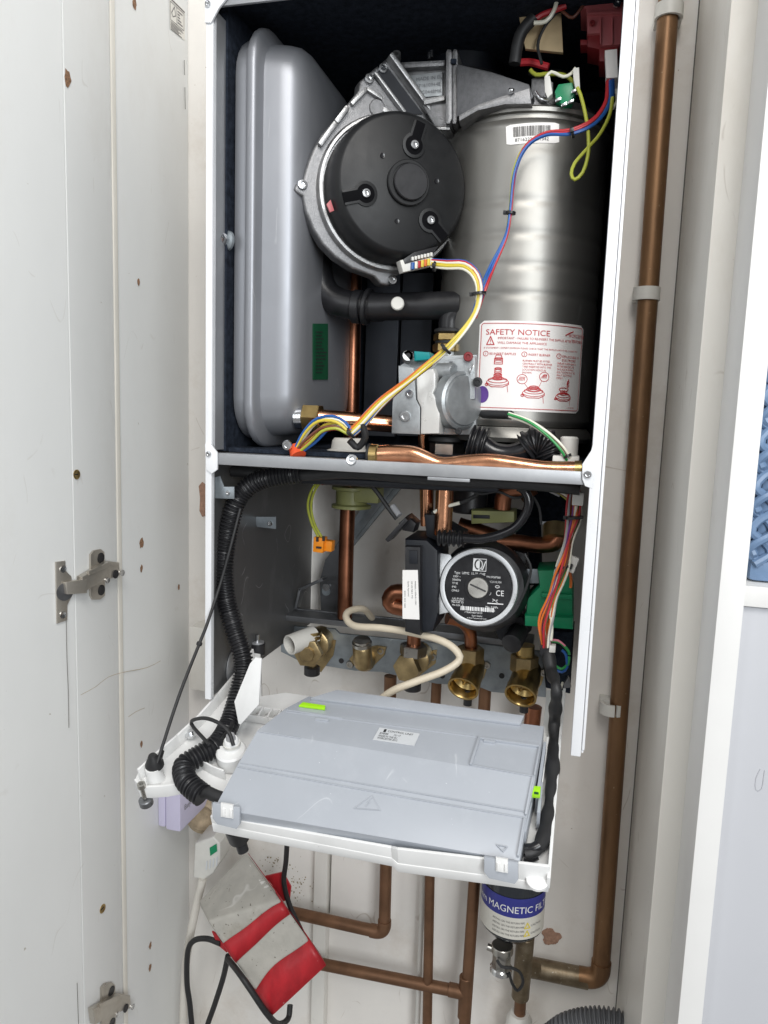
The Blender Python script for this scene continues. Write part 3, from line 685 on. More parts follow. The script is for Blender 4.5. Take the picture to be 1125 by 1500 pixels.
b = M(); tp([(485, 400), (560, 390), (600, 420), (600, 545), (540, 545), (480, 500)], -.235, .03, 'cast_alu', .004); b.tube([Y(*T3(x, y), -.25) for x, y in ((508, 470), (530, 505), (575, 520), (580, 510))], .0012, 'chrome', 6); part(b, 'electrode_plate')

# ---------------- wiring
WH = part(M().cyl(Y(437, 668, -.33), Y(431, 654, -.325), .0095, 'red_boot', 18, r2=.0065), 'wiring_harness', 'bundles of coloured wires with black ties')
w1 = [Y(632, 386, -.315), Y(655, 388, -.32), Y(680, 389, -.325), Y(697, 404, -.33), Y(702, 430, -.33), Y(692, 465, -.33), Y(655, 510, -.335), Y(605, 552, -.335), Y(560, 588, -.335), Y(528, 622, -.335), Y(513, 636, -.335)]
def bundle(pts, wires, r, parent, step=.005, pitch=.0034):   # wires laid side by side: (colour, start place, end place, layer)
    path = catmull(pts, step); n = len(path); F = frames(path)
    for i, (c, a, e, ly) in enumerate(wires):
        Q = []
        for j, p in enumerate(path):
            t = j/(n-1); T = F[j][0]; tc = (CAM-p).normalized(); sd = T.cross(tc).normalized()
            k = a+(e-a)*(3*t*t-2*t**3)+.22*math.sin(t*9+i*1.7)
            sq = .72+.28*abs(math.sin(t*math.pi*3))
            Q.append(p+sd*k*pitch*sq+tc*(ly*pitch*.8+.0006*math.sin(t*11+i)))
        M().tube(Q, r, c, 8, raw=True).build('wire', parent)
bundle(w1, [('blue_w', -1.9, 1.6, -1.1), ('white_w', 1.3, -1.5, .1), ('yellow_w', .6, .2, .5), ('yellow_w', -.2, -.7, .6), ('white_w', -1, -.3, .75), ('yellow_w', .2, 1.1, .1), ('orange_w', -.6, 1.8, .25), ('red_w', -1.4, 1.3, .0), ('brown_w', .4, -1.9, -.3), ('blue_w', 1.2, -1.1, .15)], .0015, WH, pitch=.0028)
w2 = [Y(513, 634, -.335), Y(495, 622, -.335), Y(472, 624, -.335), Y(452, 642, -.332), Y(436, 660, -.33)]
harness(w2, ['yellow_w', 'white_w', 'blue_w', 'red_w', 'yelgreen_w', 'brown_w', 'yellow_w', 'blue_w', 'white_w'], .0072, .0017, WH, twist=6, phase=3.3, fan_in=lambda t: .5+math.sin(math.pi*t)*.9)
M().tube([Y(530, 620, -.335), Y(535, 640, -.33), Y(524, 655, -.325), Y(512, 645, -.33)], .004, 'black_rubber', 10).build('wire', WH)
w3 = [Y(893, 118, -.27), Y(891, 150, -.275), Y(872, 178, -.28), Y(838, 194, -.285), Y(800, 197, -.285), Y(772, 214, -.285), Y(755, 250, -.285), Y(748, 310, -.285), Y(741, 348, -.295), Y(722, 390, -.31), Y(708, 424, -.325), Y(694, 465, -.33)]
bundle(w3, [('blue_w', -1.1, 1.2, 0), ('red_w', .9, -1.0, .1), ('blue_w', -.2, .4, .5), ('yelgreen_w', .5, .9, -.4), ('red_w', 1.4, -.4, -.2)], .0014, WH, pitch=.0024)
M().tube([Y(*T3(x, y), -.28) for x, y in ((905, 500), (890, 590), (840, 690), (770, 770), (710, 840), (692, 895), (710, 925), (750, 890), (778, 800), (780, 700), (765, 590), (740, 490), (722, 450))], .0019, 'yelgreen_w', 8).build('wire', WH)
M().tube([Y(*T3(x, y), -.262) for x, y in ((625, -20), (600, 60), (560, 110), (500, 118))], .0022, 'white_w', 8).build('wire', WH)
M().tube([Y(*T3(x, y), -.255) for x, y in ((665, 30), (600, 55), (545, 75), (505, 100))], .003, 'red_w', 8).build('wire', WH)
M().tube([Y(*T3(x, y), -.24) for x, y in ((480, 360), (510, 385), (570, 380), (650, 385), (690, 410), (700, 440))], .0022, 'yelgreen_w', 8).build('wire', WH)
M().tube([Y(*T3(x, y), -.23) for x, y in ((430, 322), (480, 320), (540, 335), (575, 345))], .004, 'red_w', 8).build('wire', WH)
M().tube([Y(*T3(x, y), -.268) for x, y in ((890, 400), (888, 440), (885, 500), (880, 520))], .0024, 'red_w', 8).build('wire', WH)
for c, d, pts in (('black_rubber', -.25, ((640, 40), (560, 130), (520, 230), (540, 330))), ('white_w', -.262, ((560, 400), (590, 370), (650, 395), (690, 380), (715, 350))), ('white_w', -.266, ((925, 460), (928, 520), (905, 560))), ('brown_w', -.25, ((760, 20), (700, 90), (650, 60), (600, 20))), ('blue_w', -.268, ((905, 405), (908, 470), (900, 520)))):
    M().tube([Y(*T3(x, y), d) for x, y in pts], .0017, c, 8).build('wire', WH)
for (x, y, dp, dr, r) in ((702, 430, -.33, (.1, 0, -1), .0068), (653, 511, -.335, (-1, 0, -1), .0068), (514, 634, -.335, (-1, 0, -.8), .0062), (748, 312, -.285, (-.1, 0, -1), .005), (838, 194, -.285, (-1, 0, -.3), .005), (637, 390, -.316, (-1, 0, .2), .005)):
    tie(Y(x, y, dp), dr, r, WH)
M().tube([Y(698, 606, -.235), Y(720, 607, -.275), Y(748, 608, -.305)], .005, 'black_rubber', 12).build('sleeve', WH)
harness([Y(745, 607, -.305), Y(775, 618, -.31), Y(802, 636, -.315), Y(822, 655, -.315), Y(833, 672, -.31)], ['red_w', 'white_w', 'green_w', 'white_w', 'pink_w'], .003, .0014, WH, twist=5)
tie(Y(831, 668, -.312), (.5, 0, -1), .004, WH)

# ================================================================== LOWER CHAMBER
def tab(pts, y, dy, m, sc=None, name='bracket', sr=.004):
    b = M(); b.prism([Y(x, y_, y) for x, y_ in pts], (0, dy, 0), m, .0006); t = part(b, name)
    if sc: screw(Y(*sc, y-.0002), (0, -1, 0), sr, t)
tab([(312, 700), (322, 697), (328, 713), (343, 713), (343, 731), (312, 730)], -.335, .002, 'galvanised', (334, 722), 'bracket', .0028)
tab([(372, 757), (404, 757), (404, 775), (376, 772)], -.22, .002, 'galvanised', (396, 767), 'bracket', .0036)
tab([(398, 862), (405, 852), (418, 848), (422, 890), (402, 905)], -.10, .002, 'galvanised', (408, 890), 'bracket', .003)
b = M(); p = X(345, 975, -.217); b.lathe([(.026, 0), (.026, .0015), (.022, .003), (.012, .0035)], p, (1, 0, 0), 'grey_sheet', 36); part(b, 'pressed_boss')
b = M(); p = Y(377, 946, -.22); b.cyl(p+V((0, 0, -.012)), p+V((0, 0, .004)), .011, 'black_plastic', 20, ch=.001); b.cyl(p+V((0, 0, .004)), p+V((0, 0, .016)), .003, 'chrome', 10); b.lathe([(.009, .004), (.009, .006)], p, (0, 0, 1), 'grey_sheet', 20); part(b, 'panel_pivot')
# diagonal galvanised strap on the wall and rounded bracket
b = M()
q = [Y(x, y, -.03) for x, y in ((560, 700), (600, 700), (560, 748), (505, 815), (478, 845), (478, 818))]; b.prism(q, (0, .012, 0), 'galvanised', .002)
q = [Y(x, y, -.036) for x, y in ((572, 700), (588, 700), (520, 790), (512, 785))]; b.prism(q, (0, .006, 0), 'galvanised', .001)
q = [Y(x, y, -.045) for x, y in ((470, 905), (468, 850), (476, 820), (492, 800), (512, 792), (515, 905))]; b.prism(q, (0, .01, 0), 'dark_zinc', .002)
for a, c in (((436, 888), (442, 862)), ((442, 862), (474, 848))):
    A, B = Y(*a, -.07), Y(*c, -.07); b.obox((A+B)/2, B-A, (0, 1, 0), (B-A).cross(V((0, 1, 0))), ((B-A).length+.004, .02, .004), 'dark_zinc', .001)
WB = part(b, 'wall_bracket', 'galvanised strap and bracket behind the pipes')
b = M(); b.lathe([(.006, 0), (.006, .002), (.003, .002)], Y(478, 860, -.046), (0, -1, 0), 'chrome', 14); b.lathe([(.007, 0), (.007, .0015), (.003, .0015)], Y(478, 866, -.0459), (0, -1, 0), 'galvanised', 14); part(b, 'keyhole_slot', None, WB)
# olive pipe clip
b = M(); p = Y(515, 727, -.13)
b.lathe([(.0115, -.016), (.028, -.016), (.028, -.012), (.022, -.01), (.022, .008), (.028, .010), (.028, .014), (.0115, .014)], p, (0, 0, 1), 'olive_plastic', 32)
a, c = Y(520, 713, -.14), Y(557, 737, -.14); b.box((a.x, -.15, c.z), (c.x, -.12, a.z), 'olive_plastic', .003)
part(b, 'pipe_holder', 'olive green plastic pipe holder')
b = M(); q = [Y(x, y, -.155) for x, y in ((497, 703), (517, 697), (515, 710), (500, 711))]; b.prism(q, (0, .008, 0), 'dull_white', .001); part(b, 'plug')
# under-shelf black cable bundle
b = M(); b.tube([Y(340, 690, -.30), Y(420, 697, -.30), Y(520, 693, -.30), Y(640, 703, -.30), Y(760, 708, -.30), Y(850, 716, -.30)], .007, 'black_rubber', 10); b.tube([Y(400, 700, -.28), Y(500, 704, -.28), Y(600, 709, -.28), Y(730, 714, -.28)], .006, 'navy_black', 10)
part(b, 'cable_loom', 'black cable loom under the shelf')
# orange connector on yellow leads
W2 = part(M().obox(Y(469, 797, -.21), (1, .0, -.05), (0, 1, 0), (0.05, 0, 1), (.014, .016, .02), 'orange', .001).obox(Y(482, 799, -.205), (1, 0, -.05), (0, 1, 0), (.05, 0, 1), (.012, .014, .014), 'orange', .001).obox(Y(465, 790, -.219), (1, 0, 0), (0, 1, 0), (0, 0, 1), (.003, .002, .006), 'ink').obox(Y(474, 789, -.219), (1, 0, 0), (0, 1, 0), (0, 0, 1), (.003, .002, .006), 'ink').obox(Y(467, 802, -.219), (1, 0, 0), (0, 1, 0), (0, 0, 1), (.007, .002, .0025), 'ink'), 'orange_connector', 'orange plug hanging on yellow wires')
for dx in (0, 5): M().tube([Y(480+dx, 697, -.22), Y(460+dx, 712, -.215), Y(451+dx, 738, -.21), Y(456+dx*.8, 765, -.21), Y(467+dx, 788, -.21)], .0017, 'yelgreen_w', 8).build('wire', W2)
for i in range(3): M().tube([Y(463+i*4, 709, -.2), Y(485, 700+i*3, -.2), Y(510, 700+i*2, -.21)], .0017, ('red_w', 'brown_w', 'red_w')[i], 8).build('wire', W2)

# ---------------- fixing jig with valves
YJ = -.075
b = M()
q = [Y(x, y, YJ) for x, y in ((411, 916), (490, 921), (497, 928), (640, 942), (648, 936), (800, 955), (800, 1022), (720, 1014), (700, 1006), (640, 1002), (585, 991), (560, 985), (520, 983), (470, 975), (440, 970), (425, 962), (411, 955))]
b.prism(q, (0, .006, 0), 'galvanised', .002)
q = [Y(x, y, YJ-.035) for x, y in ((406, 900), (600, 920), (780, 942), (780, 950), (600, 928), (406, 908))]; b.prism(q, (0, .045, 0), 'dark_zinc', .001)
q = [Y(x, y, YJ+.002) for x, y in ((420, 890), (600, 908), (780, 930), (780, 952), (600, 930), (420, 906))]; b.prism(q, (0, .006, 0), 'dark_zinc', .001)
for (x, y) in ((500, 968), (590, 980), (648, 990), (735, 990), (438, 962)): b.lathe([(.004, 0), (.004, .0006)], Y(x, y, YJ-.0003), (0, -1, 0), 'ink', 16)
JG = part(b, 'fixing_jig', 'galvanised plate carrying the brass valves')
for (x, y) in ((483, 944), (558, 953), (513, 973), (634, 962), (713, 974), (752, 1004), (797, 985)): screw(Y(x, y, YJ-.0005), (0, -1, 0), .006, JG, 'nickel')
b = M(); a = Y(416, 938, -.12); d = V((.8, .5, .1)).normalized()
b.lathe([(.0125, .03), (.0125, .0), (.0135, -.0005), (.0150, .0005), (.0150, .045), (.012, .045)], Y(424, 945, -.150), (.50, .85, .12), 'dull_white', 28); part(b, 'drain_pipe', 'open white plastic pipe end')
b = M(); p = Y(455, 950, -.12)
b.lathe([(.021, -.03), (.021, 0), (.018, .002)], p+V((0, .02, 0)), (0, -1, 0), 'brass_dull', 24); b.lathe([(.019, 0), (.0215, .001), (.0215, .012), (.019, .013)], p+V((0, -.004, -.003)), V((.1, -1, .0)), 'brass_dull', 6); b.lathe([(.011, .013), (.011, .017), (.010, .018)], p+V((0, -.004, -.003)), V((.1, -1, .0)), 'brass_dull', 20)
t = Y(455, 943, -.115); b.lathe([(.014, 0), (.0165, .002), (.0165, .006), (.015, .008), (.0165, .010), (.0165, .014), (.015, .015), (.0165, .016), (.0165, .02), (.0125, .02), (.0115, .012)], t, (0, 0, 1), 'brass', 28)
b.cyl(p+V((0, .01, -.015)), p+V((0, .01, -.036)), .006, 'brass_dull', 14); b.cyl(p+V((0, .008, -.030)), p+V((0, .008, -.043)), .012, 'black_plastic', 24, ch=.001)
q = [Y(x, y, YJ-.002) for x, y in ((470, 935), (492, 938), (488, 960), (470, 985), (462, 980))]; b.prism(q, (0, .004, 0), 'brass_dull', .001)
part(b, 'isolating_valve', 'brass valve with hexagon cap and open threaded top')
b = M(); p = Y(531, 958, -.115)
q = [Y(x, y, YJ-.004) for x, y in ((511, 966), (524, 950), (552, 946), (566, 948), (563, 960), (548, 975), (538, 980), (522, 979))]; b.prism(q, (0, .006, 0), 'brass_dull', .002)
b.lathe([(.012, -.02), (.014, -.012), (.014, .012), (.0125, .014)], p, (0, -.25, 1), 'brass_dull', 24); b.lathe([(.0125, .014), (.0145, .015), (.0145, .02), (.0125, .021), (.0125, .024), (.0105, .024)], p, (0, -.25, 1), 'nickel', 28)
b.lathe([(.015, 0), (.017, .01), (.013, .02)], Y(536, 965, -.075), (0, -1, 0), 'brass_dull', 24)
part(b, 'isolating_valve', 'stubby dull brass connection with nickel collar')
b = M(); p = Y(604, 968, -.13)
b.cyl(Y(607, 915, -.125), Y(606, 948, -.125), .010, 'copper_dark', 20); b.nut(Y(606, 944, -.125), Y(605, 960, -.125), .0195, 'nickel')
b.lathe([(.02, -.03), (.02, .0), (.017, .002)], p+V((0, .02, -.006)), (0, -1, 0), 'brass_dull', 24); b.lathe([(.019, 0), (.021, .001), (.021, .01), (.019, .011)], p+V((-.004, 0, -.01)), V((-.3, -1, .0)), 'brass_dull', 6)
q = [Y(x, y, YJ-.002) for x, y in ((612, 955), (640, 952), (638, 972), (612, 992))]; b.prism(q, (0, .004, 0), 'brass_dull', .001)
b.cyl(p+V((0, .01, -.02)), p+V((0, .01, -.045)), .006, 'brass_dull', 14); b.cyl(p+V((0, .008, -.036)), p+V((0, .008, -.046)), .0125, 'black_plastic', 24, ch=.001)
part(b, 'isolating_valve', 'brass valve under a nickel nut')
def open_valve(px, py, nut, m='brass'):
    b = M(); ax = V((-.12, -.80, -.45)).normalized(); p = Y(px, py, -.155)
    R = .0208
    b.lathe([(R*.8, -.05), (R*.95, -.03), (R*.98, -.012), (R*1.02, -.010), (R*1.02, -.004), (R*1.04, -.002), (R*1.04, .003), (R*.92, .003), (R*.86, .001), (R*.86, -.012), (R*.78, -.014), (R*.6, -.018)], p, ax, m, 36)
    t = Y(*nut, -.125); b.nut(t+V((0, 0, -.012)), t+V((0, 0, .012)), .019, 'brass_dull'); b.cyl(t+V((0, 0, -.03)), t+V((0, 0, -.01)), .014, 'brass_dull', 20)
    x, y, z = frame(ax); b.obox(p-ax*.0155, x*.5+y, x-y*.5, ax, (.026, .0025, .004), 'brass_dull', .0005)
    b.cyl(p+V((.004, .02, -.01)), p+V((.004, .02, -.032)), .006, 'black_plastic', 12)
    q = [Y(px+dx, py+dy, YJ-.002) for dx, dy in ((-8, -20), (24, -30), (34, -26), (30, -14), (12, 10))]; b.prism(q, (0, .004, 0), 'brass_dull', .001)
    return part(b, 'isolating_valve', 'open brass valve socket')
open_valve(679, 1007, (689, 960)); open_valve(763, 1017, (768, 972))
b = M(); b.tube([Y(655, 905, -.16), Y(675, 910, -.15), Y(688, 925, -.135), Y(690, 955, -.125)], .009, 'copper_dark', 18); part(b, 'valve_tail_pipe'); b = M(); b.cyl(Y(769, 945, -.125), Y(769, 965, -.125), .013, 'brass', 20); part(b, 'valve_tail_pipe')
# ---------------- pump
PA = V((.10, -.97, .16)).normalized(); pc = Y(701, 860, -.235)
K2 = lambda x, y: (560+x*.30222, 690+y*.30222)
def PP(px, py, h=0.): return PL(px, py, pc+PA*h, PA)
px_, py_, pz_ = frame(PA)
b = M(); RP = 57.5*mpp(pc)
b.lathe([(RP*1.18, -.08), (RP*1.22, -.06), (RP*1.18, -.022), (RP*1.02, -.012)], pc+px_*.006, PA, 'black_plastic', 56)
PU = part(b, 'circulation_pump', 'black circulation pump with silver ring and printed face')
b = M(); b.lathe([(RP*1.0, -.014), (RP*1.01, -.003), (RP*1.0, -.001), (RP*.975, .0012), (RP*.90, .0016), (RP*.865, .0012), (RP*.85, -.003), (RP*.5, -.003)], pc, PA, 'ring_silver', 72)
q = [PP(*K2(x, y), -.003) for x, y in ((276, 402), (285, 398), (330, 405), (345, 440), (300, 500), (295, 600), (345, 680), (300, 690), (276, 695))]; b.prism(q, -PA*.01, 'ring_silver', .001)
part(b, 'motor_ring', 'silver cast ring', PU)
b = M(); RL = RP*.845; b.lathe([(RL, -.0035), (RL, .0005), (RL-.0006, .001), (RL*.9, .001)], pc, PA, 'black_gloss', 64)
lp = lambda s, t: pc+px_*(-s)*RL+py_*t*RL+PA*.0016
# frame(): x is sideways; make sure s grows to the right of the picture
if (px_*-1).dot(rgt) < 0: lp = lambda s, t: pc+px_*s*RL+py_*t*RL+PA*.0016
b.faces([lp(-.2, .48), lp(.2, .48), lp(.2, .86), lp(-.2, .86)], [(0, 1, 2, 3)], 'ink_white')
lp2 = lambda s, t: lp(s, t)+PA*.0003
b.faces([lp2(.0, .50), lp2(.185, .50), lp2(.185, .84), lp2(.0, .84)], [(0, 1, 2, 3)], 'ink')
n = 20; b.ribbon([(-.04+.10*math.cos(2*math.pi*k/n), .68+.14*math.sin(2*math.pi*k/n)) for k in range(n)], .04, lp2, 'ink', True)
lp3 = lambda s, t: lp2(s, t)+PA*.0003
b.ribbon([(-.03+.11*math.cos(math.radians(-90+180*k/9)), .68+.14*math.sin(math.radians(-90+180*k/9))) for k in range(10)], .03, lp3, 'ink_white'); b.ribbon([(.05, .56), (.09, .53), (.17, .78)], .028, lp3, 'ink_white')
for s, z, x, y, al in (('Type  UPM2  15-70  CHE', .105, -.75, .36, 'LEFT'), ('P/N:59587580', .085, .22, .30, 'LEFT'), ('230V ~', .09, -.78, .25, 'LEFT'), ('50/60Hz', .09, -.80, .15, 'LEFT'), ('TF 95', .09, -.80, .04, 'LEFT'), ('IP42', .09, -.80, -.07, 'LEFT'), ('CPHI,0', .09, -.80, -.18, 'LEFT'), ('PC:2112,104', .085, .30, .16, 'LEFT'), ('CE', .24, .52, -.22, 'LEFT'), ('Max. 0,3MPa', .085, .24, -.60, 'LEFT'), ('EEI<0,23-Part3', .08, .12, -.70, 'LEFT'), ('1(A) P1(W)', .09, -.78, -.42, 'LEFT'), ('Max 0,60  63', .08, -.78, -.52, 'LEFT'), ('Min 0,04   3', .08, -.76, -.61, 'LEFT'), ('1*96401402*10119', .08, -.38, -.80, 'LEFT'), ('Super Quality', .07, 0, -.885, 'CENTER'), ('by Bosch Thermotechnik GmbH', .055, 0, -.955, 'CENTER')):
    b.text(s, z, lp, 'ink_white', al, (x, y), .85 if al == 'LEFT' else .8)
b.ribbon([(-.8, -.45), (-.45, -.45)], .01, lp, 'ink_white'); b.ribbon([(.3, -.46), (.75, -.46)], .03, lp, 'ink_white'); b.text('>c', .18, lp, 'ink_white', 'LEFT', (.42, -.42)); b.ribbon([(.30+.07*math.cos(k*.6), -.15+.07*math.sin(k*.6)) for k in range(11)], .03, lp, 'ink_white', True)
b.ribbon([(.56+.06*math.cos(k*.6), .05+.035*math.sin(k*.6)) for k in range(11)], .02, lp, 'ink_white', True)
x = -.5
while x < .5:
    w = random.choice((.02, .03, .05)); b.faces([lp(x, -.72), lp(x+w, -.72), lp(x+w, -.60), lp(x, -.60)], [(0, 1, 2, 3)], 'ink_white'); x += w+.018
part(b, 'rating_plate', 'black printed face with white lettering', PU)
b = M(); sp = PP(*K2(464, 565), .001)
b.lathe([(.0135, 0), (.0165, .0005), (.0165, .002), (.0135, .002)], sp, PA, 'black_gloss', 32); b.lathe([(.0125, 0), (.0128, .002), (.0128, .004), (.012, .005), (.01, .005)], sp, PA, 'nickel', 36)
b.obox(sp+PA*.005, px_*.9-py_*.35, px_*.35+py_*.9, PA, (.021, .002, .0008), 'ink'); part(b, 'vent_screw', 'slotted nickel vent screw', PU)
# black terminal box at the left of the pump
b = M(); yp = -.25
def kp(pts, y, dy, m, bev=.002): b.prism([Y(*K2(u, v), y) for u, v in pts], (0, dy, 0), m, bev)
kp([(108, 330), (215, 335), (268, 385), (268, 700), (245, 780), (180, 790), (108, 720)], yp, .08, 'navy_black', .004)
kp([(108, 365), (185, 368), (185, 800), (108, 780)], yp-.012, .03, 'black_plastic', .003)
kp([(130, 385), (170, 386), (170, 450), (130, 450)], yp-.0135, .003, 'navy_black', .001)
TB = part(b, 'terminal_box', 'black wiring box with a white sticker', PU)
b = M(); sq = [Y(*K2(x, y), yp-.0128) for x, y in ((98, 480), (172, 480), (180, 720), (98, 716))]
b.prism(sq, (0, .0006, 0), 'paper')
fs = lambda s, t: sq[0].lerp(sq[1], s).lerp(sq[3].lerp(sq[2], s), 1-t)+V((0, -.0004, 0))
fr = lambda s, t: fs(1-t, s)                         # print runs up the sticker
ft = lambda s, t: fs(t, 1-s)
for k, (l, z) in enumerate((('95906602,113076-03 112061', .115), ('230 V50 P2B 0  PTE', .12), ('Quality Approved', .12), ('BOSCH  0410  42604', .11))):
    b.text(l, z, ft, 'ink', 'LEFT', (.22 if k < 3 else .42, .78-k*.22), .36)
part(b, 'sticker', 'white vertical sticker', PU)
# things behind and around the pump
b = M(); kp([(430, 190), (640, 195), (640, 250), (430, 258)], -.18, .04, 'olive_plastic', .003); kp([(440, 212), (520, 215), (520, 232), (440, 230)], -.182, .01, 'navy_black', .001); part(b, 'pipe_holder', 'olive green plastic holder behind the pump')
b = M(); b.tube([Y(*K2(x, y), -.17) for x, y in ((580, 185), (590, 120), (630, 90), (690, 95), (720, 130))], .011, 'copper_dark', 16)
part(b, 'copper_bend', 'dark copper pipe bend behind the pump'); b = M()
b.tube([Y(*K2(x, y), -.17) for x, y in ((560, 345), (640, 345), (760, 358), (830, 350), (860, 310), (860, 280))], .0105, 'copper_dark', 18); part(b, 'copper_bend'); b = M(); b.tube([Y(*K2(x, y), -.13) for x, y in ((590, 340), (450, 290), (370, 265))], .012, 'copper_dark', 14); part(b, 'copper_tube'); b = M()
b.cyl(Y(*K2(217, 60), -.19), Y(*K2(217, 220), -.19), .0085, 'copper_bright', 18); part(b, 'copper_tube'); b = M(); b.cyl(Y(*K2(305, 70), -.2), Y(*K2(303, 165), -.2), .011, 'copper_dark', 18); part(b, 'copper_tube'); b = M()
b.tube([Y(*K2(x, y), -.15) for x, y in ((110, 590), (60, 590), (38, 620), (50, 650), (110, 665))], .012, 'copper_dark', 16)
part(b, 'copper_bend')
b = M(); kp([(775, 245), (905, 245), (905, 390), (780, 390)], -.16, .005, 'grey_sheet', .001); b.cyl(Y(*K2(840, 265), -.165), Y(*K2(838, 330), -.175), .016, 'brass_dull', 20); part(b, 'support_plate'); b = M(); kp([(700, 475), (780, 475), (780, 545), (705, 545)], -.20, .003, 'galvanised', .001); part(b, 'support_plate', 'grey metal plates at the right')
b = M()
kp([(750, 480), (900, 475), (925, 590), (925, 770), (690, 755), (700, 620), (760, 560)], -.21, .06, 'green_plastic', .006)
kp([(690, 700), (925, 712), (925, 770), (690, 752)], -.222, .03, 'green_plastic', .003); kp([(770, 590), (920, 600), (920, 625), (770, 612)], -.216, .01, 'green_plastic', .002)
part(b, 'diverter_actuator', 'green plastic diverter valve motor')
b = M()                                             # black clamps, hoses and cable on top of the pump
kp([(200, 210), (280, 205), (300, 260), (390, 310), (390, 345), (280, 350), (210, 320)], -.235, .05, 'navy_black', .005)
b.corr([Y(*K2(270, 322), -.262), Y(*K2(395, 330), -.262)], .0085, 'black_plastic', .006, .2, 16)
b.tube([Y(*K2(x, y), -.265) for x, y in ((390, 325), (470, 330), (560, 312), (640, 275), (690, 215), (710, 150), (690, 95), (660, 75))], .0055, 'black_gloss', 12)
q = [Y(*K2(x, y), -.25) for x, y in ((75, 255), (120, 215), (165, 255), (150, 300), (95, 290))]; b.prism(q, (0, .03, 0), 'black_plastic', .004)
A, B = Y(*K2(35, 330), -.26), Y(*K2(130, 225), -.26); b.obox((A+B)/2, B-A, (0, 1, 0), (B-A).cross(V((0, 1, 0))), ((B-A).length, .03, .005), 'black_plastic', .001)
b.tube([Y(575, 741, -.25), Y(585, 755, -.255)], .004, 'grey_w', 10)
part(b, 'pump_cable_clamp', 'black cable and clamps over the pump')
b = M(); b.tube([Y(*K2(x, y), -.25) for x, y in ((70, 232), (30, 180), (-20, 110), (-60, 60))], .003, 'black_rubber', 8); part(b, 'sensor_lead', 'thin black sensor lead'); b = M(); b.tube([Y(*K2(x, y), -.24) for x, y in ((240, 205), (290, 180), (380, 155), (450, 120), (500, 75))], .0024, 'black_rubber', 8); b.tube([Y(*K2(x, y), -.2415) for x, y in ((250, 200), (290, 178), (375, 155))], .0022, 'white_w', 8); part(b, 'sensor_lead', 'thin black sensor lead')
b = M(); b.lathe([(.022, 0), (.024, .002), (.024, .03), (.018, .034)], Y(*K2(420, 200), -.14), (0, 0, 1), 'black_plastic', 24)
kp([(590, 560), (690, 570), (690, 640), (620, 680), (590, 640)], -.20, .05, 'navy_black', .005)
kp([(520, 730), (680, 700), (720, 780), (640, 870), (560, 820)], -.17, .05, 'navy_black', .008); b.lathe([(.011, 0), (.013, .001), (.013, .03)], Y(*K2(625, 840), -.2), (.2, 1, .3), 'black_plastic', 20)
kp([(640, 380), (700, 400), (700, 560), (660, 600), (640, 500)], -.17, .04, 'black_plastic', .006)
kp([(470, 60), (560, 60), (560, 200), (480, 200)], -.10, .05, 'foam', .01); kp([(700, 60), (900, 80), (920, 250), (720, 260)], -.08, .04, 'foam', .01); kp([(640, 200), (760, 220), (770, 560), (650, 560)], -.09, .05, 'foam', .01); kp([(760, 770), (930, 775), (910, 1090), (790, 1060)], -.12, .06, 'foam', .01)  # dark blocks put in as the shade of the recess behind the pump
part(b, 'hydraulic_block', 'black plastic hydraulic block behind the pump with dark blocks for recess shade')
b = M(); kp([(900, 1000), (905, 1010), (915, 1050), (880, 1055), (878, 1035)], -.14, .01, 'dark_zinc', .001); part(b, 'bracket')
# beige cable (bends in front of the valves)
b = M(); b.tube([Y(545, 905, -.10), Y(532, 892, -.14), Y(512, 895, -.18), Y(507, 905, -.20), Y(520, 917, -.215), Y(560, 920, -.225), Y(610, 928, -.235), Y(650, 940, -.245), Y(670, 955, -.25), Y(672, 968, -.25), Y(650, 983, -.26), Y(610, 998, -.27), Y(575, 1012, -.275), Y(548, 1032, -.27)], .0047, 'beige_cable', 14, .005); part(b, 'mains_cable', 'beige cable looping in front of the valves')
# right hand wires
W3 = part(M().obox(Y(*K2(795, 865), -.285), (1, 0, .05), (0, 1, 0), (0, 0, 1), (.014, .01, .012), 'black_plastic', .001).obox(Y(*K2(825, 858), -.287), (1, 0, .05), (0, 1, 0), (0, 0, 1), (.007, .01, .008), 'dull_white', .001), 'wiring_harness', 'coloured wires running down into a taped black cable')
hp = [Y(*K2(x, y), d) for x, y, d in ((930, 60, -.27), (930, 150, -.275), (928, 230, -.28), (905, 330, -.285), (880, 440, -.29), (850, 540, -.29), (815, 640, -.288), (790, 740, -.287), (795, 850, -.285))]
harness(hp, ['orange_w', 'white_w', 'red_w', 'orange_w', 'brown_w', 'orange_w', 'pink_w', 'grey_w', 'orange_w', 'white_w', 'green_w', 'brown_w', 'red_w', 'orange_w', 'orange_w', 'purple_w', 'grey_w'], .0068, .0013, W3, twist=9, fan_in=lambda t: .75+.5*math.sin(3*math.pi*t)**2)
M().tube([Y(*K2(x, y), -.26) for x, y in ((780, 62), (850, 100), (900, 140), (925, 170))], .0018, 'yelgreen_w', 8).build('wire', W3)
M().tube([Y(*K2(x, y), -.265) for x, y in ((790, 70), (860, 95), (905, 125), (925, 165))], .0018, 'orange_w', 8).build('wire', W3)
M().tube([Y(*K2(x, y), -.29) for x, y in ((870, 470), (835, 560), (815, 680), (822, 760), (818, 820))], .0017, 'white_w', 8).build('wire', W3)
M().tube([Y(*K2(x, y), -.27) for x, y in ((900, 470), (915, 520), (912, 565))], .0017, 'orange_w', 8).build('wire', W3)
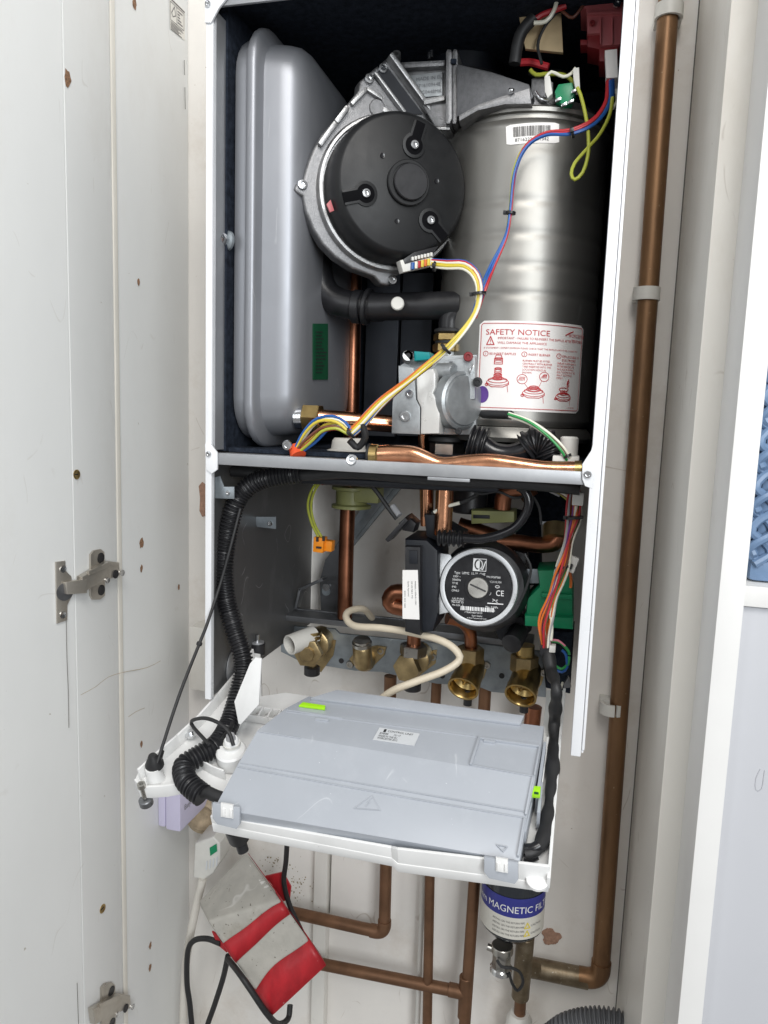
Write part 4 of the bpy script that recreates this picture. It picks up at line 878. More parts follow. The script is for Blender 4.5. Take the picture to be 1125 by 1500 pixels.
for c, pts in (('green_w', ((810, 825), (860, 830), (900, 870), (905, 890))), ('pink_w', ((812, 822), (850, 822), (885, 850))), ('blue_w', ((835, 960), (870, 975), (895, 950), (890, 890), (870, 868))), ('green_w', ((840, 945), (870, 960), (900, 935), (905, 900)))):
    M().tube([Y(*K2(x, y), -.275) for x, y in pts], .0017, c, 8).build('wire', W3)
b = M(); b.obox(Y(*K2(918, 450), -.285), (1, 0, -.3), (0, 1, 0), (.3, 0, 1), (.011, .008, .018), 'dull_white', .001); b.obox(Y(*K2(912, 462), -.29), (1, 0, -.3), (0, 1, 0), (.3, 0, 1), (.004, .003, .006), 'ink'); b.build('plug', W3)
M().obox(Y(*K2(948, 135), -.29), (1, 0, 0), (0, 1, 0), (0, 0, 1), (.012, .008, .014), 'dull_white', .001).build('plug', W3)
for c, d, pts in (('white_w', -.27, ((660, 70), (720, 85), (790, 75), (880, 110), (928, 150))), ('grey_w', -.26, ((560, 72), (640, 78), (700, 66), (780, 84), (860, 120))), ('black_rubber', -.255, ((400, 68), (470, 110), (560, 100), (640, 130), (720, 120), (760, 180), (770, 260))), ('brown_w', -.265, ((600, 66), (700, 76), (820, 86), (900, 130))), ('black_rubber', -.25, ((690, 400), (720, 470), (700, 560), (660, 650))), ('white_w', -.285, ((940, 170), (920, 300), (900, 420), (905, 480)))):
    M().tube([Y(*K2(x, y), d) for x, y in pts], .0016, c, 8).build('wire', W3)
for (x, y, dr) in ((932, 225, (.1, 0, -1)), (875, 462, (.3, 0, -1))): tie(Y(*K2(x, y), -.288), dr, .0085, W3)

# ================================================================== DROP-DOWN CONTROL PANEL
TA = math.radians(20); tv = V((0, math.cos(TA), math.sin(TA))); tn = V((0, -math.sin(TA), math.cos(TA)))
TB0 = Y(797, 1062, -.352)-tn*.042
def TP(px, py, h): return PL(px, py, TB0+tn*h, tn)
b = M()
h0 = -.014
o_ = [(313, 1219), (575, 1270), (583, 1278), (803, 1308), (806, 1290), (822, 1090), (826, 1022), (800, 1022), (795, 1075), (560, 1045), (420, 1025), (385, 1030), (383, 968), (372, 966), (345, 1004), (295, 1062), (232, 1118), (206, 1141), (200, 1155), (206, 1168), (222, 1170), (278, 1161), (312, 1174)]
b.prism([TP(x, y, h0) for x, y in o_], tn*.012, 'white_plastic', .0015)
# rim at the right
def rim(pts, hA, hB, w, m='white_plastic', h_at=None):
    P = [TP(x, y, h_at if h_at is not None else hA) for x, y in pts]
    for p, q in zip(P, P[1:]):
        d = (q-p).normalized(); s = d.cross(tn)*w/2
        p2, q2 = p-d*w*.3, q+d*w*.3; e = tn*(hB-hA)
        b.hexa([p2-s, q2-s, q2+s, p2+s, p2-s+e, q2-s+e, q2+s+e, p2+s+e], m, .0006)
rim([(803, 1300), (820, 1090), (826, 1022)], -.002, .012, .003)
FB = [TP(x, y, h0) for x, y in ((313, 1218), (575, 1269), (584, 1277), (803, 1307))]
for p, q_, k0, k1 in ((FB[0], FB[1], .022, .0255), (FB[1], FB[2], .0255, .031), (FB[2], FB[3], .031, .034)):
    dy = tv*.003
    b.hexa([p, q_, q_+tn*k1, p+tn*k0, p+dy, q_+dy, q_+tn*k1+dy, p+tn*k0+dy], 'white_plastic', .0006)
rim([(812, 1030), (800, 1180)], -.002, .008, .002)
# left arm: curved side wall
rim([(207, 1142), (232, 1119), (262, 1093), (295, 1062), (322, 1031), (345, 1003), (362, 978), (372, 965)], -.002, .014, .003)
rim([(203, 1157), (212, 1168), (245, 1166), (278, 1160)], -.012, .004, .003, h_at=-.012)
CP = part(b, 'control_panel', 'white plastic control panel tray swung down with a grey cover')
b = M()
q = [TP(x, y, .0) for x, y in ((348, 1052), (386, 1052))]
w = [TP(349, 1050, 0), TP(384, 1050, 0)]
for (p1, p2, ha, hb) in ((((352, 1060), (344, 1030)), None, 0, .02),): pass
q = [Y(x, y, -.40) for x, y in ((349, 1060), (343, 1028), (366, 972), (374, 963), (383, 965), (379, 1032), (352, 1062))]
b.prism(q, (.0, .003, 0), 'white_plastic', .0008)
part(b, 'hinge_plate', None, CP)
b = M()                                             # ribbed block behind the cover at the left
for i in range(5):
    p = TP(358+i*13, 1048+i*2.2, .0); b.obox(p+tn*.006, (1, 0, 0), tv, tn, (.0018, .016, .012), 'white_plastic', .0003)
for dv in (-.008, .008): 
    p = TP(384, 1052, 0)+tv*dv; b.obox(p+tn*.005, (1, 0, 0), tv, tn, (.046, .0018, .010), 'white_plastic', .0003)
part(b, 'rib_block', None, CP)
b = M(); p = TP(342, 1116, 0)
b.lathe([(.017, 0), (.017, .016), (.015, .018), (.010, .018)], p, tn, 'white_plastic', 32); b.lathe([(.0085, .018), (.0085, .028), (.007, .030)], p+tv*.004, tn, 'white_plastic', 24); b.lathe([(.0095, .022), (.0095, .025)], p+tv*.004, tn, 'dull_white', 24); b.lathe([(.0055, .03), (.0045, .036)], p+tv*.004, tn, 'grey_w', 16)
for k in range(5):
    a, c = TP(296+k*2, 1116+k*9, .002), TP(330, 1130+k*3, .002)
rimP = [(294, 1112), (300, 1128), (314, 1136), (330, 1142)]
rim(rimP, -.002, .012, .002)
part(b, 'pressure_gauge_boss', None, CP)
b = M(); p = TP(209, 1157, 0); b.cyl(p-tn*.022, p-tn*.0135, .0075, 'dark_zinc', 20, ch=.001); b.cyl(p-tn*.012, p+tn*.009, .0026, 'nickel', 10); b.lathe([(.0045, .004), (.0045, .009)], p, tn, 'nickel', 12); part(b, 'fixing_bolt', None, CP)
b = M(); p = TP(228, 1140, 0); b.lathe([(.011, -.004), (.009, .003), (.008, .016)], p, tn, 'white_plastic', 20); b.lathe([(.010, .014), (.010, .018), (.006, .026), (.004, .03)], p+tv*.004, tn, 'black_rubber', 16); part(b, 'stay_socket', None, CP)
b = M(); p = TP(280, 1076, .004); b.lathe([(.007, 0), (.007, .003), (.003, .003), (.003, .006)], p, tn, 'chrome', 16); part(b, 'screw', None, CP)
p = TP(787, 1292, -.001); b = M(); b.lathe([(.010, 0), (.010, .003), (.008, .004), (.004, .004)], p, tn, 'white_plastic', 24); part(b, 'clip_boss', None, CP)
# grey cover: creases left/right with heights
cre = [((452, 1020), (797, 1064), .040), ((418, 1038), (793, 1088), .043), ((377, 1070), (784, 1139), .044), ((347, 1122), (772, 1197), .031), ((314, 1184), (761, 1261), .021), ((313, 1194), (760, 1268), .010)]
b = M()
Lp = [TP(*a, h) for a, c, h in cre]; Rp = [TP(*c, h) for a, c, h in cre]
n = len(cre)
t = bmesh.new()
LT = [t.verts.new(p) for p in Lp]; RT = [t.verts.new(p) for p in Rp]
LBm = [t.verts.new(p-tn*(h+.002)) for p, (a, c, h) in zip(Lp, cre)]; RBm = [t.verts.new(p-tn*(h+.002)) for p, (a, c, h) in zip(Rp, cre)]
for i in range(n-1):
    t.faces.new((LT[i], LT[i+1], RT[i+1], RT[i])); t.faces.new((LT[i], LBm[i], LBm[i+1], LT[i+1])); t.faces.new((RT[i], RT[i+1], RBm[i+1], RBm[i])); t.faces.new((LBm[i], RBm[i], RBm[i+1], LBm[i+1]))
t.faces.new((LT[0], RT[0], RBm[0], LBm[0])); t.faces.new((LT[-1], LBm[-1], RBm[-1], RT[-1]))
bmesh.ops.recalc_face_normals(t, faces=t.faces)
bmesh.ops.bevel(t, geom=[e for e in t.edges], offset=.0012, segments=2, affect='EDGES', profile=.6, clamp_overlap=True)
b.merge(t, 'grey_cover')
# raised back lip
b.hexa([TP(455, 1026, .0405), TP(762, 1064, .0405), TP(768, 1052, .0405), TP(494, 1014, .0405), TP(455, 1026, .0405)+tn*.004, TP(762, 1064, .0405)+tn*.004, TP(768, 1052, .0405)+tn*.004, TP(494, 1014, .0405)+tn*.004], 'grey_cover', .001)
CV = part(b, 'cover', 'grey plastic cover of the control panel', CP)
def cf(i0, i1):                                      # coordinates on one facet of the cover
    return lambda s, t, l=.0006: Lp[i0].lerp(Rp[i0], s).lerp(Lp[i1].lerp(Rp[i1], s), t)+tn*l
def fac(i, px, py, l=0.):                            # point on facet i of the cover, lifted by l
    nf = (Rp[i]-Lp[i]).cross(Lp[i+1]-Lp[i]).normalized(); nf = nf if nf.z > 0 else -nf
    return PL(px, py, Lp[i]+nf*l, nf)
def onc(px, py, h, l=.0): return TP(px, py, h+l)
b = M()                                             # moulded details
def prib(pts, w, h, hh, m='grey_cover'):
    P = [fac(h, x, y, -.0003) for x, y in pts] if isinstance(h, int) else [TP(x, y, h) for x, y in pts]
    for p, q in zip(P, P[1:]):
        d = (q-p).normalized(); s = d.cross(tn)*w/2; e = tn*hh; p = p-d*w*.4; q = q+d*w*.4
        b.hexa([p-s, q-s, q+s, p+s, p-s+e, q-s+e, q+s+e, p+s+e], m, .0003)
prib([(690, 1121), (702, 1083), (788, 1095)], .0026, 1, .0032); prib([(420, 1043), (700, 1080), (791, 1092)], .0012, 1, .0008); prib([(791, 1094), (783, 1137)], .002, 1, .003); prib([(780, 1142), (770, 1194)], .002, 2, .003); prib([(768, 1202), (759, 1255)], .002, 3, .003); prib([(352, 1118), (768, 1189)], .0012, 2, .0008); prib([(690, 1121), (783, 1138)], .0016, 1, .0012); prib([(710, 1087), (724, 1089)], .0025, 1, .003)
prib([(349, 1124), (600, 1170), (770, 1199)], .0016, 3, .0012)
prib([(421, 1041), (500, 1053)], .002, 1, .0015); prib([(464, 1054), (480, 1056)], .003, 1, .002)
prib([(379, 1072), (440, 1082)], .0016, 2, .0012)
part(b, 'moulded_rib', None, CP)
b = M(); tri = [(519, 1184), (557, 1187), (545, 1165)]
for a, c in ((0, 1), (1, 2), (2, 0)):
    prib([tri[a], tri[c]], .0012, 3, .0002)
prib([(536, 1181), (542, 1175), (538, 1175), (545, 1169)], .0010, 3, .0002)
part(b, 'warning_emblem', 'moulded triangle emblem', CP); b = M()
prib([(727, 1238), (743, 1241), (737, 1248), (727, 1238)], .0008, 3, .0009)
part(b, 'arrow_emblem', 'small moulded arrow', CP)
b = M(); P4 = [fac(1, x, y, .0003) for x, y in ((556, 1066), (615, 1075), (607, 1093), (546, 1084))]
b.prism(P4, tn*.0005, 'label_grey'); f4 = lambda s, t: P4[0].lerp(P4[1], s).lerp(P4[3].lerp(P4[2], s), 1-t)+tn*.0008
b.faces([f4(.14, .68), f4(.2, .68), f4(.2, .92), f4(.14, .92)], [(0, 1, 2, 3)], 'ink')
for k, (x, y, l) in enumerate(((.24, .74, 'CONTROL UNIT'), (.08, .5, '8748300'), (.42, .5, '151-17'), (.08, .30, 'MADE IN THE EU'), (.08, .12, 'WORCESTER 2013'))): b.text(l, .2, f4, 'ink', 'LEFT', (x, y), .3 if k else .42)
part(b, 'rating_label', 'small printed label', CP)
b = M(); b.prism([fac(0, x, y, .0003) for x, y in ((444, 1031), (477, 1036), (476, 1041), (438, 1036))], tn*.003, 'lime', .0006); part(b, 'release_tab', 'lime green tab', CP)
b = M(); b.prism([TP(x, y, .03) for x, y in ((780, 1157), (792, 1158), (791, 1170), (778, 1169))], tn*.006, 'lime', .0008); b.prism([TP(x, y, .0362) for x, y in ((783, 1160), (789, 1161), (789, 1164), (782, 1163))], tn*.0004, 'green_dark'); part(b, 'release_tab', 'lime green tab', CP)
b = M()                                             # side details at the right end of the cover
for (pts, h) in ((((784, 1100), (778, 1140)), .0), (((797, 1110), (786, 1190)), .0), (((792, 1170), (788, 1212)), .0), (((776, 1200), (768, 1240)), .0)):
    prib(pts, .003, .004, .022, 'grey_cover')
prib([(802, 1090), (786, 1212)], .0022, .0, .010, 'white_plastic')
part(b, 'side_clip', None, CP)
for (cx, cy, w) in ((331, 1188, 40), (734, 1268, 50)):
    b = M()
    x0, x1 = cx-w/2, cx+w/2; sl = .17
    f = lambda x, y: TP(x, cy+(x-cx)*sl+y, .010)
    # tongue hanging over the tray front
    A_ = [f(x0, -8), f(x1, -8), f(x1, 16), f(x1-5, 22), f(x0+6, 20), f(x0, 14)]
    dwn = V((0, -.3, -1)).normalized()
    def fr_(x, y): return Y(x, cy+(x-cx)*sl+y, TP(cx, cy+20, .006).y-.004)
    b.prism([fr_(x0, -8), fr_(x1, -8), fr_(x1, 17), fr_(x1-5, 24), fr_(x0+7, 22), fr_(x0, 14)], (0, .004, 0), 'grey_cover', .0008)
    tg = part(b, 'latch', 'grey latch tongue with white clip', CP)
    b = M()
    def f2(x, y, d=0): return Y(x, cy+(x-cx)*sl+y, TP(cx, cy+20, .006).y-.006-d)
    b.prism([f2(cx-8, -10), f2(cx+10, -10), f2(cx+10, 10), f2(cx-8, 10)], (0, .003, 0), 'white_plastic', .0005)
    for dx in (-6, 5): b.prism([f2(cx+dx, -2, .002), f2(cx+dx+4, -2, .002), f2(cx+dx+4, 9, .002), f2(cx+dx, 9, .002)], (0, .003, 0), 'white_plastic', .0006)
    part(b, 'latch_clip', None, CP)
# conduit
b = M()
cpts = [Y(440, 693, -.30), Y(405, 698, -.305), Y(375, 706, -.31), Y(350, 728, -.315), Y(336, 768, -.318), Y(328, 820, -.32), Y(330, 870, -.322), Y(342, 918, -.325), Y(354, 955, -.33), Y(357, 980, -.335), Y(350, 1015, -.35), TP(336, 1060, .014), TP(318, 1090, .014), TP(290, 1108, .014), TP(270, 1122, .014), TP(272, 1142, .014), TP(286, 1157, .012), TP(297, 1165, .010)]
b.corr(cpts, .0108, 'black_plastic', .0042, .12, 22); part(b, 'corrugated_conduit', 'black corrugated cable conduit')
b = M(); b.tube([TP(290, 1160, .012), TP(302, 1160, .012), TP(316, 1166, .012), TP(335, 1172, .012)], .0065, 'black_rubber', 14); part(b, 'panel_lead', 'thick black lead from the conduit end'); b = M(); b.tube([TP(306, 1090, .03), TP(284, 1066, .022), TP(281, 1056, .03), TP(300, 1052, .045), TP(322, 1060, .046), TP(336, 1074, .04), TP(342, 1092, .032)], .0021, 'black_rubber', 10); part(b, 'panel_lead', 'thin looped black lead'); b = M(); b.tube([TP(337, 1035, .02), TP(340, 1060, .02), TP(325, 1085, .024)], .003, 'black_rubber', 10)
part(b, 'panel_lead', 'thin black lead beside the conduit')
b = M(); b.tube([Y(352, 745, -.325), Y(338, 800, -.335), Y(322, 858, -.345), Y(303, 915, -.37), Y(292, 943, -.38), Y(262, 1020, -.42), TP(230, 1118, .022)], .0019, 'black_rubber', 10)
b.lathe([(.003, -.002), (.0036, 0), (.003, .002)], Y(292, 943, -.38), (.3, .2, 1), 'black_rubber', 12); b.tube([TP(238, 1100, .02), TP(229, 1124, .016)], lambda d: .0022+d*.08, 'black_rubber', 12)
part(b, 'stay_cord', 'thin black stay cord holding the panel')
b = M(); b.tube([Y(803, 955, -.285), Y(808, 985, -.30), Y(815, 1010, -.335), TP(812, 1060, .012), TP(810, 1120, .010), TP(805, 1180, .008), TP(797, 1225, .008), TP(785, 1246, .010), TP(770, 1251, .008)], lambda d: .0064+.0007*math.sin(d*210)+.0008*math.sin(d*77), 'black_rubber', 16); b.tube([TP(790, 1238, .014), TP(780, 1243, .012), TP(769, 1244, .010)], .005, 'black_gloss', 14); b.tube([TP(786, 1253, .006), TP(777, 1257, .005), TP(768, 1258, .004)], .0045, 'black_gloss', 14); part(b, 'taped_cable', 'black taped cable entering the panel')
b = M(); b.tube([TP(824, 1000, .004), TP(808, 1060, .004), TP(806, 1100, .004)], .0014, 'white_w', 8); part(b, 'wire')
b = M(); p = TP(344, 1210, -.014); b.cyl(p, p-V((0, -.01, .018)), .0115, 'black_plastic', 20); b.cyl(p-V((0, -.01, .018)), p-V((-.004, -.012, .034)), .006, 'black_plastic', 16); part(b, 'cable_gland')

# ================================================================== PIPES ON THE WALL
def pipe(name, pts, r, m, label, elbows=(), step=.02, cat='pipe'):
    P = [V(p) for p in pts]
    t = thing(name, label, cat, P[-1])
    # straight runs with round elbows
    path = [P[0]]
    for i in range(1, len(P)-1):
        a = (P[i-1]-P[i]).normalized(); c = (P[i+1]-P[i]).normalized(); k = r*1.5
        for j in range(9):
            s = j/8; path.append((P[i]+a*k)*(1-s)**2+P[i]*2*s*(1-s)+(P[i]+c*k)*s*s)
    path.append(P[-1])
    full = []
    for a, c in zip(path, path[1:]):
        n = max(1, int((c-a).length/step)); full += [a.lerp(c, i/n) for i in range(n)]
    full.append(path[-1])
    M().tube(full, r, m, 24, raw=True).build('tube', t)
    for i in elbows:
        b = M(); a = (P[i-1]-P[i]).normalized(); c = (P[i+1]-P[i]).normalized(); k = r*1.7; pp = []
        for j in range(11):
            s = j/10; pp.append((P[i]+a*k)*(1-s)**2+P[i]*2*s*(1-s)+(P[i]+c*k)*s*s)
        pp = [P[i]+a*(k+r*.7)]+pp+[P[i]+c*(k+r*.7)]
        b.tube(pp, r*1.13, m, 24, raw=True); b.build('elbow', t)
    return t
yr = -.026
pipe('copper_pipe', [Y(984, -60, yr), Y(879, 1436, yr), Y(778, 1416, yr)], .0133, 'copper_aged', 'long thick copper pipe running down the wall right of the boiler', (1,))
p_ = bpy.data.objects['copper_pipe']
b = M(); A_, B_ = Y(862, 1434, yr), Y(780, 1417, yr); b.lathe([(.0150, 0), (.0153, .002), (.0153, (B_-A_).length-.002), (.0150, (B_-A_).length)], A_, B_-A_, 'copper_olive', 28); b.build('tarnished_sleeve', p_, 'greenish tarnished solder covered section')
yl = -.055
pipe('copper_pipe', [Y(572, 990, yl), Y(563, 1367, yl), Y(425, 1336, yl)], .0096, 'copper_brown', 'brown copper pipe turning left at an elbow under the tray', (1,))
pipe('copper_pipe', [Y(640, 990, yl), Y(632, 1150, yl), Y(615, 2100, yl)], .0078, 'copper_brown', 'straight brown copper pipe beside a thin white tube below the tray')
pipe('copper_pipe', [Y(711, 1005, yl), Y(695, 1290, yl), Y(640, 2100, yl)], .0092, 'copper_brown', 'vertical copper pipe with a tee joint left of the magnetic filter')
t3 = bpy.data.objects['copper_pipe.003']
b = M(); b.cyl(Y(683, 1430, yl), Y(680, 1490, yl), .0108, 'copper_brown', 24, ch=.001); b.cyl(Y(684, 1455, yl), Y(657, 1449, yl), .0108, 'copper_brown', 24, ch=.001); b.build('tee', t3)
b = M(); b.cyl(Y(660, 1450, yl), Y(455, 1409, yl), .0094, 'copper_brown', 20); b.build('branch_tube', t3)
pipe('copper_pipe', [Y(782, 1035, -.075), Y(768, 1160, -.075), Y(757, 1312, -.075)], .0118, 'copper_dark', 'short copper pipe between the right valve and the magnetic filter')
b = M(); b.tube([Y(648, 1040, -.03), Y(620, 1300, -.03), Y(590, 2100, -.03)], .0042, 'dull_white', 10, .03); tag(b.build('thin_tube', None, None, Y(612, 1560, -.03)), 'thin whitish tube running down the wall behind the copper pipes', 'tube')
b = M(); a = Y(472, 1200, -.02); b.box((a.x-.012, -.022, -2.2), (a.x+.012, -.0005, -.45), 'cupboard_cream', .003); tag(b.build('pipe_boxing', None, None, (a.x, 0, -1.2)), 'narrow white vertical strip on the wall below the panel', 'wall strip')
b = M(); a, c = Y(487, 1200, -.012), Y(561, 1358, -.012); b.box((a.x, -.012, c.z), (c.x, -.0005, a.z), 'wall_board', .001); tag(b.build('wall_panel', None, None, (a.x, 0, c.z)), 'flat whitish board on the wall left of the elbowed pipe', 'board')
# clips
def clip(px, py, lab, broken=False):
    c = Y(px, py, yr); d = (Y(879, 1436, yr)-Y(984, -60, yr)).normalized()
    t = thing('pipe_clip', lab, 'pipe clip', (c.x, 0, c.z), 'white pipe clips on the thick copper pipe')
    b = M(); x, y, z = frame(d, V((0, 1, 0)))
    ang = [i for i in range(-20, 201, 10)] if not broken else [i for i in range(-20, 96, 10)]
    vs = []
    for s in ((ang, None),):
        pass
    import math as m_
    def arc(a0, a1):
        R0, R1, hh = .0138, .0178, .0085; rings = []
        n = 14
        for i in range(n+1):
            a = m_.radians(a0+(a1-a0)*i/n); e = V((m_.cos(a), -m_.sin(a), 0))
            rings.append([c+e*R0-d*hh, c+e*R1-d*hh, c+e*R1+d*hh, c+e*R0+d*hh])
        b.loft(rings, 'dull_white')
    if not broken: arc(-30, 210)
    else: arc(78, 210); arc(-25, 66)
    b.box((c.x-.017, c.y+.004, c.z-.009), (c.x+.017, -.0005, c.z+.009), 'dull_white', .001)
    b.build('clip_body', t)
clip(980, 18, 'white pipe clip on the thick copper pipe beside the boiler top')
clip(947, 431, 'white pipe clip halfway up the thick copper pipe')
clip(896, 1036, 'snapped open white pipe clip low on the thick copper pipe', True)
# ---------------- magnetic filter
MF = thing('magnetic_filter', 'cylindrical magnetic filter with navy band and white label below the tray', 'filter', Y(750, 1480, -.07))
b = M(); fx = Y(750, 1340, -.085); rF = 45.5*mpp(fx); zA, zB = Y(750, 1376, -.085-rF).z, Y(750, 1316, -.085-rF).z
cF = V((fx.x, fx.y, 0))
b.lathe([(rF*.55, zA-.022), (rF*.7, zA-.018), (rF*.9, zA-.008), (rF*.99, zA-.003), (rF*.995, zA), (rF*.995, zB), (rF*.99, zB+.04), (rF*.8, zB+.05)], cF, (0, 0, 1), 'smoked', 56); b.build('canister', MF, 'dark glossy canister')
b = M()
def FY(th, z, l=0.): return V((cF.x+(rF+l)*math.sin(th), cF.y-(rF+l)*math.cos(th), z))
def band(z0, z1, m, l, a0=-1.45, a1=1.45, n=30):
    vs = []; fs = []
    for i in range(n+1):
        a = a0+(a1-a0)*i/n; vs += [FY(a, z0, l), FY(a, z1, l)]
    for i in range(n): fs.append((2*i, 2*i+2, 2*i+3, 2*i+1))
    b.faces(vs, fs, m)
zm = zA+(zB-zA)*.53
band(zA, zm, 'label_cream', .0006); band(zm, zB, 'ink_navy', .0006)
th0 = math.atan2(CAM.x-cF.x, -(CAM.y-cF.y))
ff = lambda s, t: FY(th0+s/rF, t, .0011)
b.text('22mm MAGNETIC FILTER', .0145, ff, 'ink_white', 'CENTER', (-.001, zm+.0075), .93)
for k in range(4): b.text('INSTALL ON THE RETURN PIPE', .0042, ff, 'ink_soft', 'LEFT', (-.028, zm-.009-k*.0065), .8)
for k, y in enumerate((.010, .022)):
    b.ribbon([(.019, zm-y-.006), (.027, zm-y-.006), (.023, zm-y+.002)], .0016, ff, 'yellow_w', True); b.text('CAUTION', .0042, ff, 'ink_soft', 'LEFT', (.029, zm-y-.004))
b.build('label_band', MF, 'navy and white wrap label')
b = M(); p = Y(736, 1384, -.10)
b.cyl(p, p+V((.0, 0, -.012)), .016, 'nickel', 24, ch=.001); b.nut(p+V((0, 0, -.012)), p+V((0, 0, -.034)), .0135, 'nickel'); b.lathe([(.0145, 0), (.0165, .002), (.0165, .008), (.0145, .01)], p+V((0, 0, -.034)), (0, 0, -1), 'chrome', 28); b.cyl(p+V((-.012, 0, -.010)), p+V((-.022, 0, -.008)), .005, 'nickel', 12)
b.build('drain_valve', MF)
b = M(); b.tube([Y(728, 1406, -.118), Y(735, 1416, -.122), Y(750, 1418, -.118), Y(762, 1425, -.11), Y(766, 1440, -.105), Y(758, 1451, -.105), Y(750, 1440, -.11), Y(746, 1425, -.115)], .0022, 'black_rubber', 8); b.build('cap_strap', MF, 'black cap strap')
b = M(); b.cyl(Y(770, 1370, -.07), Y(762, 1460, -.055), .0135, 'copper_olive', 24, ch=.001); b.cyl(Y(763, 1455, -.05), Y(761, 1487, -.05), .009, 'copper_brown', 20); b.cyl(Y(783, 1418, -.04), Y(764, 1414, -.055), .0150, 'copper_olive', 24); b.build('filter_tee', MF)
b = M(); a = Y(761, 1484, -.05); b.lathe([(.022, -.05), (.020, -.01), (.014, 0), (.0095, 0)], a, (0, 0, 1), 'dull_white', 24); tag(b.build('pipe_stub', None, None, a+V((0, 0, -.05))), 'whitish filler lump round the pipe end below the magnetic filter', 'filler')
b = M(); c = Y(807, 1372, -.001); pts = []
for k in range(40):
    a = k*2*math.pi/40; r = .0145*(1+.12*math.sin(3*a+1)+.10*math.sin(5*a)+random.uniform(-.06, .06)); pts.append(c+V((r*math.cos(a), -.0006, r*.95*math.sin(a))))
b.prism(pts, (0, .0012, 0), 'plaster_hole'); tag(b.build('chipped_patch', None, None, c), 'brown chipped plaster patch on the wall right of the magnetic filter', 'chip')
# mould specks on the wall above the junction box
b = M()
for i in range(90):
    x, y = random.gauss(432, 12), random.gauss(1302, 16)
    if i % 3 == 0: x, y = random.gauss(398, 9), random.gauss(1265, 6)
    c = Y(x, y, -.0008); r = random.uniform(.0004, .0016)
    b.faces([c+V((r*math.cos(k)*random.uniform(.7, 1.2), 0, r*math.sin(k))) for k in (0, 1, 2, 3, 4, 5)], [(0, 1, 2, 3, 4, 5)], 'mould')
o = b.build('mould_specks', None, None, Y(430, 1300, 0)); o['kind'] = 'stuff'; tag(o, 'brown mould specks on the wall behind the taped box', 'mould')

# ---------------- taped grey box
JB = thing('junction_box', 'battered grey plastic box wrapped in red tape hanging crooked below the panel', 'junction box', Y(400, 1487, -.15))
F4 = [Y(304, 1349, -.185), Y(411, 1318, -.16), Y(478, 1413, -.165), Y(399, 1487, -.19)]
bk = V((0, .085, .03)); up_ = [Y(290, 1321, -.125), Y(360, 1248, -.09)]
B4 = [up_[0], up_[1], F4[2]+(up_[1]-F4[1])*.8, F4[3]+(up_[0]-F4[0])*.8]
b = M(); b.hexa(F4+B4, 'box_grey', .005, 3)
jb = b.build('box_body', JB)
def jf(s, t, l=.0): 
    nrm = (F4[1]-F4[0]).cross(F4[3]-F4[0]).normalized()
    if nrm.dot(CAM-F4[0]) < 0: nrm = -nrm
    return F4[0].lerp(F4[1], s).lerp(F4[3].lerp(F4[2], s), t)+nrm*l
def jr(s, t, l=.0):                                  # right side face: s from front edge to back edge
    nrm = (B4[1]-F4[1]).cross(F4[2]-F4[1]).normalized()
    if nrm.dot(F4[1]-F4[0]) < 0: nrm = -nrm
    return F4[1].lerp(B4[1], s).lerp(F4[2].lerp(B4[2], s), t)+nrm*l
def jl(s, t, l=.0):
    nrm = (B4[0]-F4[0]).cross(F4[3]-F4[0]).normalized()
    if nrm.dot(F4[0]-F4[1]) < 0: nrm = -nrm
    return F4[0].lerp(B4[0], s).lerp(F4[3].lerp(B4[3], s), t)+nrm*l
def tape(l0, l1, r0, r1):
    b = M(); n = 14; vs = []; fs = []
    e = .0022
    for i in range(n+1):
        s = i/n; w = .010*math.sin(s*7+l0*20)-.05*math.sin(s*math.pi)*(1 if l0 > .5 else 0)*(.6)
        vs += [jf(s, l0*(1-s)+r0*s+w, e*(1 if 0 < i < n else .6)), jf(s, l1*(1-s)+r1*s+(w*.7 if l1 < 1 else 0), e*(1 if 0 < i < n else .6))]
    for s in (.2, .6, 1.): vs += [jr(s, r0, e), jr(s, r1, e)]
    for i in range(n+3): fs.append((2*i, 2*i+1, 2*i+3, 2*i+2))
    k = len(vs); vs += [jf(0, l0, e*.6), jf(0, l1, e*.6)]
    for s in (.2, .6, 1.): vs += [jl(s, l0, e), jl(s, l1, e)]
    for i in range(3): fs.append((k+2*i, k+2*i+2, k+2*i+3, k+2*i+1))
    b.faces(vs, fs, 'red_tape', True)
    # thickness
    return b
for args in ((.25, .45, .03, .22), (.73, 1.0, .62, 1.0)):
    tb = tape(*args); o = tb.build('tape_band', JB, 'red adhesive tape'); sm = o.modifiers.new('thick', 'SOLIDIFY'); sm.thickness = .0008
b = M(); b.prism([Y(x, y, -.10) for x, y in ((388, 1284), (414, 1278), (426, 1300), (424, 1318), (410, 1322), (398, 1296))], (0, .004, 0), 'red_tape', .001); b.prism([Y(x, y, -.13) for x, y in ((310, 1365), (322, 1372), (332, 1396), (318, 1384))], (0, .004, 0), 'red_tape', .001); b.build('tape_tail', JB, 'crumpled red tape end')
b = M(); tn_ = (up_[1]-up_[0]).cross(F4[0]-up_[0]).normalized(); tn_ = tn_ if tn_.dot(CAM-F4[0]) > 0 else -tn_
te = lambda s, t, l=.0006: up_[0].lerp(up_[1], s).lerp(F4[0].lerp(F4[1], s), t)+tn_*l
for i in range(16):
    s, t = random.uniform(.62, .95), random.uniform(.12, .75); r = random.uniform(.02, .06)
    b.faces([te(s+r*math.cos(k)*random.uniform(.5, 1.6), t+r*math.sin(k)*.6) for k in (0, 1, 2, 3, 4, 5)], [(0, 1, 2, 3, 4, 5)], 'scuff')
b.faces([te(.9+.018*math.cos(k), .16+.03*math.sin(k), .0009) for k in range(7)], [tuple(range(6))], 'ink')
b.build('scuff_mark', JB, 'pale scuffed patch')

